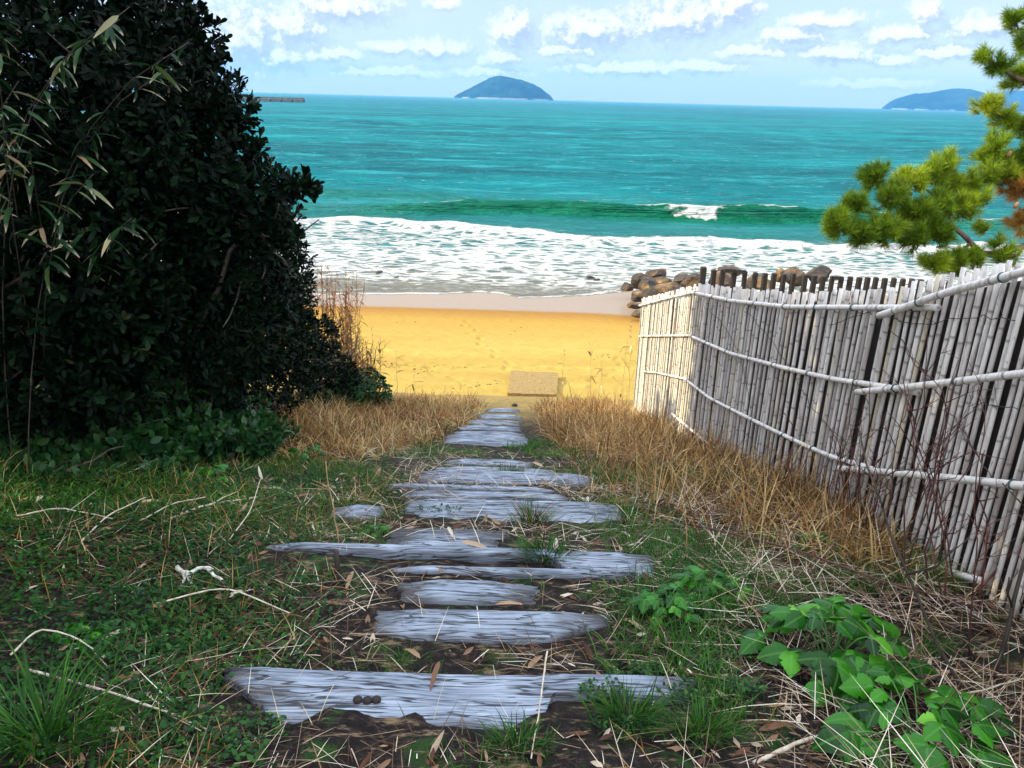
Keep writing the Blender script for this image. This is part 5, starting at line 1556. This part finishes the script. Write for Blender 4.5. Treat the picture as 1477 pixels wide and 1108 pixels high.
# ---------------------------------------------------------------- the pine at the right
tr = np.array([at_depth(1640, 470, 6.7)[0], at_depth(1640, 470, 6.7)[1], 0]); tr[2] = float(ground0(tr[0], tr[1]))
pine = thing('pine_tree', tr, 'pine tree with sunlit yellow-green needle tufts reaching over the bamboo fence from the right', 'tree')
mb = MB()
tp = np.array([tr + [0, 0, -.2], tr + [.05, .1, 1.2], tr + [-.15, .1, 2.6], tr + [-.30, .0, 4.0], tr + [-.1, .05, 5.4]])
tube(mb, np.stack([np.interp(np.linspace(0, 4, 20), range(5), tp[:, i]) for i in range(3)], 1), np.linspace(.13, .05, 20), 12)
mb.build('trunk', M['bark'], pine)
BR = [  # branches as picks (px, py, depth)
    [(1640, 330, 6.7), (1540, 340, 6.5), (1477, 352, 6.3), (1425, 372, 6.15), (1400, 350, 6.1), (1372, 322, 6.05), (1330, 318, 6.0), (1270, 330, 5.9), (1225, 322, 5.85)],
    [(1400, 350, 6.1), (1385, 372, 6.05), (1362, 388, 6.0)],
    [(1372, 322, 6.05), (1360, 285, 6.1), (1320, 268, 6.1), (1268, 268, 6.0)],
    [(1640, 250, 6.8), (1540, 262, 6.6), (1470, 262, 6.4), (1420, 262, 6.3), (1390, 275, 6.2), (1368, 248, 6.2)],
    [(1640, 160, 6.9), (1540, 175, 6.7), (1470, 180, 6.5), (1425, 160, 6.4)],
    [(1640, 90, 6.9), (1540, 120, 6.7), (1477, 118, 6.5), (1440, 98, 6.4), (1418, 84, 6.4)],
    [(1640, 20, 7.0), (1540, 50, 6.8), (1480, 50, 6.6), (1462, 32, 6.5)],
    [(1540, 340, 6.5), (1500, 310, 6.4), (1470, 300, 6.3)],
    [(1477, 352, 6.3), (1465, 375, 6.2), (1440, 360, 6.15)],
]
for k, br in enumerate(BR):
    pts = np.array([at_depth(*q) for q in br]); s = np.linspace(0, 1, len(pts)); u = np.linspace(0, 1, 24)
    Q = np.stack([np.interp(u, s, pts[:, i]) for i in range(3)], 1)
    for _ in range(2): Q[1:-1] = (Q[:-2] + 2 * Q[1:-1] + Q[2:]) / 4
    Q[1:-1] += np.random.default_rng(850 + k).normal(0, .006, (22, 3))
    r0 = .034 if len(br) > 4 else .014
    mb = MB(); tube(mb, Q, np.linspace(r0, .007, 24), 8); mb.build('branch', M['bark'], pine)
CL = [  # needle clumps: px, py, radius px, depth
    (1208, 325, 24, 5.8), (1232, 298, 24, 5.9), (1262, 258, 22, 6.0), (1245, 335, 26, 5.85), (1285, 288, 26, 5.95), (1278, 335, 26, 5.9), (1312, 265, 28, 6.05), (1345, 252, 24, 6.1), (1318, 310, 32, 6.0), (1352, 300, 30, 6.05),
    (1350, 338, 28, 5.95), (1318, 345, 22, 5.9), (1385, 300, 26, 6.1), (1372, 270, 24, 6.15), (1400, 270, 24, 6.2), (1367, 236, 22, 6.15), (1345, 378, 22, 5.95), (1375, 382, 24, 6.0), (1402, 372, 20, 6.05), (1410, 292, 16, 6.15),
    (1432, 222, 24, 6.3), (1455, 250, 28, 6.35), (1440, 205, 16, 6.35), (1474, 232, 26, 6.4), (1470, 270, 26, 6.3), (1425, 250, 22, 6.25), (1420, 330, 10, 6.1), (1450, 372, 18, 6.1), (1474, 320, 18, 6.3), (1440, 350, 10, 6.1),
    (1424, 157, 20, 6.4), (1450, 172, 22, 6.45), (1476, 182, 22, 6.5), (1416, 84, 15, 6.4), (1440, 96, 20, 6.4), (1468, 112, 22, 6.5), (1466, 30, 20, 6.5), (1480, 60, 20, 6.6), (1505, 110, 30, 6.7), (1505, 260, 34, 6.5), (1505, 190, 30, 6.7), (1505, 340, 30, 6.4), (1510, 30, 30, 6.8),
      (1580, 20, 40, 6.9), (1600, 130, 40, 6.7), (1570, 220, 36, 6.9), (1690, 60, 46, 7.0), (1720, 180, 44, 6.6), (1600, 290, 36, 6.5), (1640, -70, 48, 6.9), (1710, 300, 40, 6.9)]
for k, (px, py, rp, dp) in enumerate(CL):
    R = np.random.default_rng(1200 + k); c = at_depth(px, py, dp); rp *= 1.12; r = rp / F_PX * dp
    nsh = max(4, int((rp / 8.0) ** 2 * 2.7)); per = 110
    d = R.normal(size=(nsh, 3)); d /= np.linalg.norm(d, axis=1)[:, None]
    sc = c + d * r * R.uniform(.1, .75, (nsh, 1))
    sd = d * .7 + np.array([-.25, 0, .75]) + R.normal(0, .35, (nsh, 3)); sd /= np.linalg.norm(sd, axis=1)[:, None]
    ti = np.repeat(np.arange(nsh), per); N = nsh * per
    F = frames(sd); ang = R.uniform(0, 6.283, N); th = R.uniform(.15, 1.15, N)
    nd = F[ti, :, 0] * np.cos(th)[:, None] + (F[ti, :, 1] * np.cos(ang)[:, None] + F[ti, :, 2] * np.sin(ang)[:, None]) * np.sin(th)[:, None]
    base = sc[ti] + F[ti, :, 0] * R.uniform(-.035, .035, N)[:, None]
    L = R.uniform(.06, .10, N)
    side = np.cross(nd, R.normal(size=(N, 3))); side /= np.linalg.norm(side, axis=1)[:, None]
    W = .00125
    mid = base + nd * (L * .55)[:, None]; tip = base + nd * L[:, None] + np.array([0, 0, -.006])
    V = np.stack([base - side * W, base + side * W, mid + side * W, mid - side * W, tip], 1).reshape(-1, 3)
    b_ = (np.arange(N) * 5)[:, None]
    mb = MB(); mb.add(V, b_ + np.array([[0, 1, 2, 3]]), b_ + np.array([[3, 2, 4]]), rnd=np.repeat(np.clip(R.normal(.5, .2) * .5 + .5 * R.random(N), 0, 1), 5), t=np.tile([0, 0, .5, .5, 1.0], N))
    mb.build('needle_clump', M['needle_dry'] if k in (24, 28) else M['needle'], pine)
    mb = MB()
    for q in range(nsh): tube(mb, [c + (sc[q] - c) * .15, sc[q], sc[q] + sd[q] * .03], [.005, .004, .003], 5)
    mb.build('twig', M['bark'], pine)
for k, (px, py, dp) in enumerate([(1455, 222, 6.25), (1466, 296, 6.2), (1446, 345, 6.1)]):
    c = at_depth(px, py, dp); mb = MB()
    t = np.linspace(0, 1, 9); ax = np.array([.3, -.2, .8]); ax /= np.linalg.norm(ax)
    tube(mb, c + ax * (t[:, None] - .5) * .055, .018 * np.sin(np.pi * (.12 + .85 * t)) ** .7 * (1 + .18 * (np.arange(9) % 2)), 9)
    mb.build('cone', M['cone'], pine)
# ---------------------------------------------------------------- sea air
def haze():
    x0, x1, y0, y1, z0, z1 = -9000, 9000, -90, 9600, -7, 275
    v = [(x0, y0, z0), (x1, y0, z0), (x1, y1, z0), (x0, y1, z0), (x0, y0, z1), (x1, y0, z1), (x1, y1, z1), (x0, y1, z1)]
    f = [(0, 3, 2, 1), (4, 5, 6, 7), (0, 1, 5, 4), (1, 2, 6, 5), (2, 3, 7, 6), (3, 0, 4, 7)]
    me = bpy.data.meshes.new('haze'); me.from_pydata(v, [], f)
    m = bpy.data.materials.new('sea_haze'); m.use_nodes = True
    nt = NT(m.node_tree); nt.n.clear()
    out = nt.node('ShaderNodeOutputMaterial')
    vol = nt.node('ShaderNodeVolumePrincipled', {'Color': (.15, .48, 1.0, 1), 'Density': .8e-4, 'Anisotropy': .1})
    nt.l.new(vol.outputs[0], out.inputs['Volume'])
    me.materials.append(m)
    o = bpy.data.objects.new('haze', me); COL.objects.link(o)
    tag(o, 'thin blue sea haze fading the far islands', 'haze', kind='stuff')


haze()
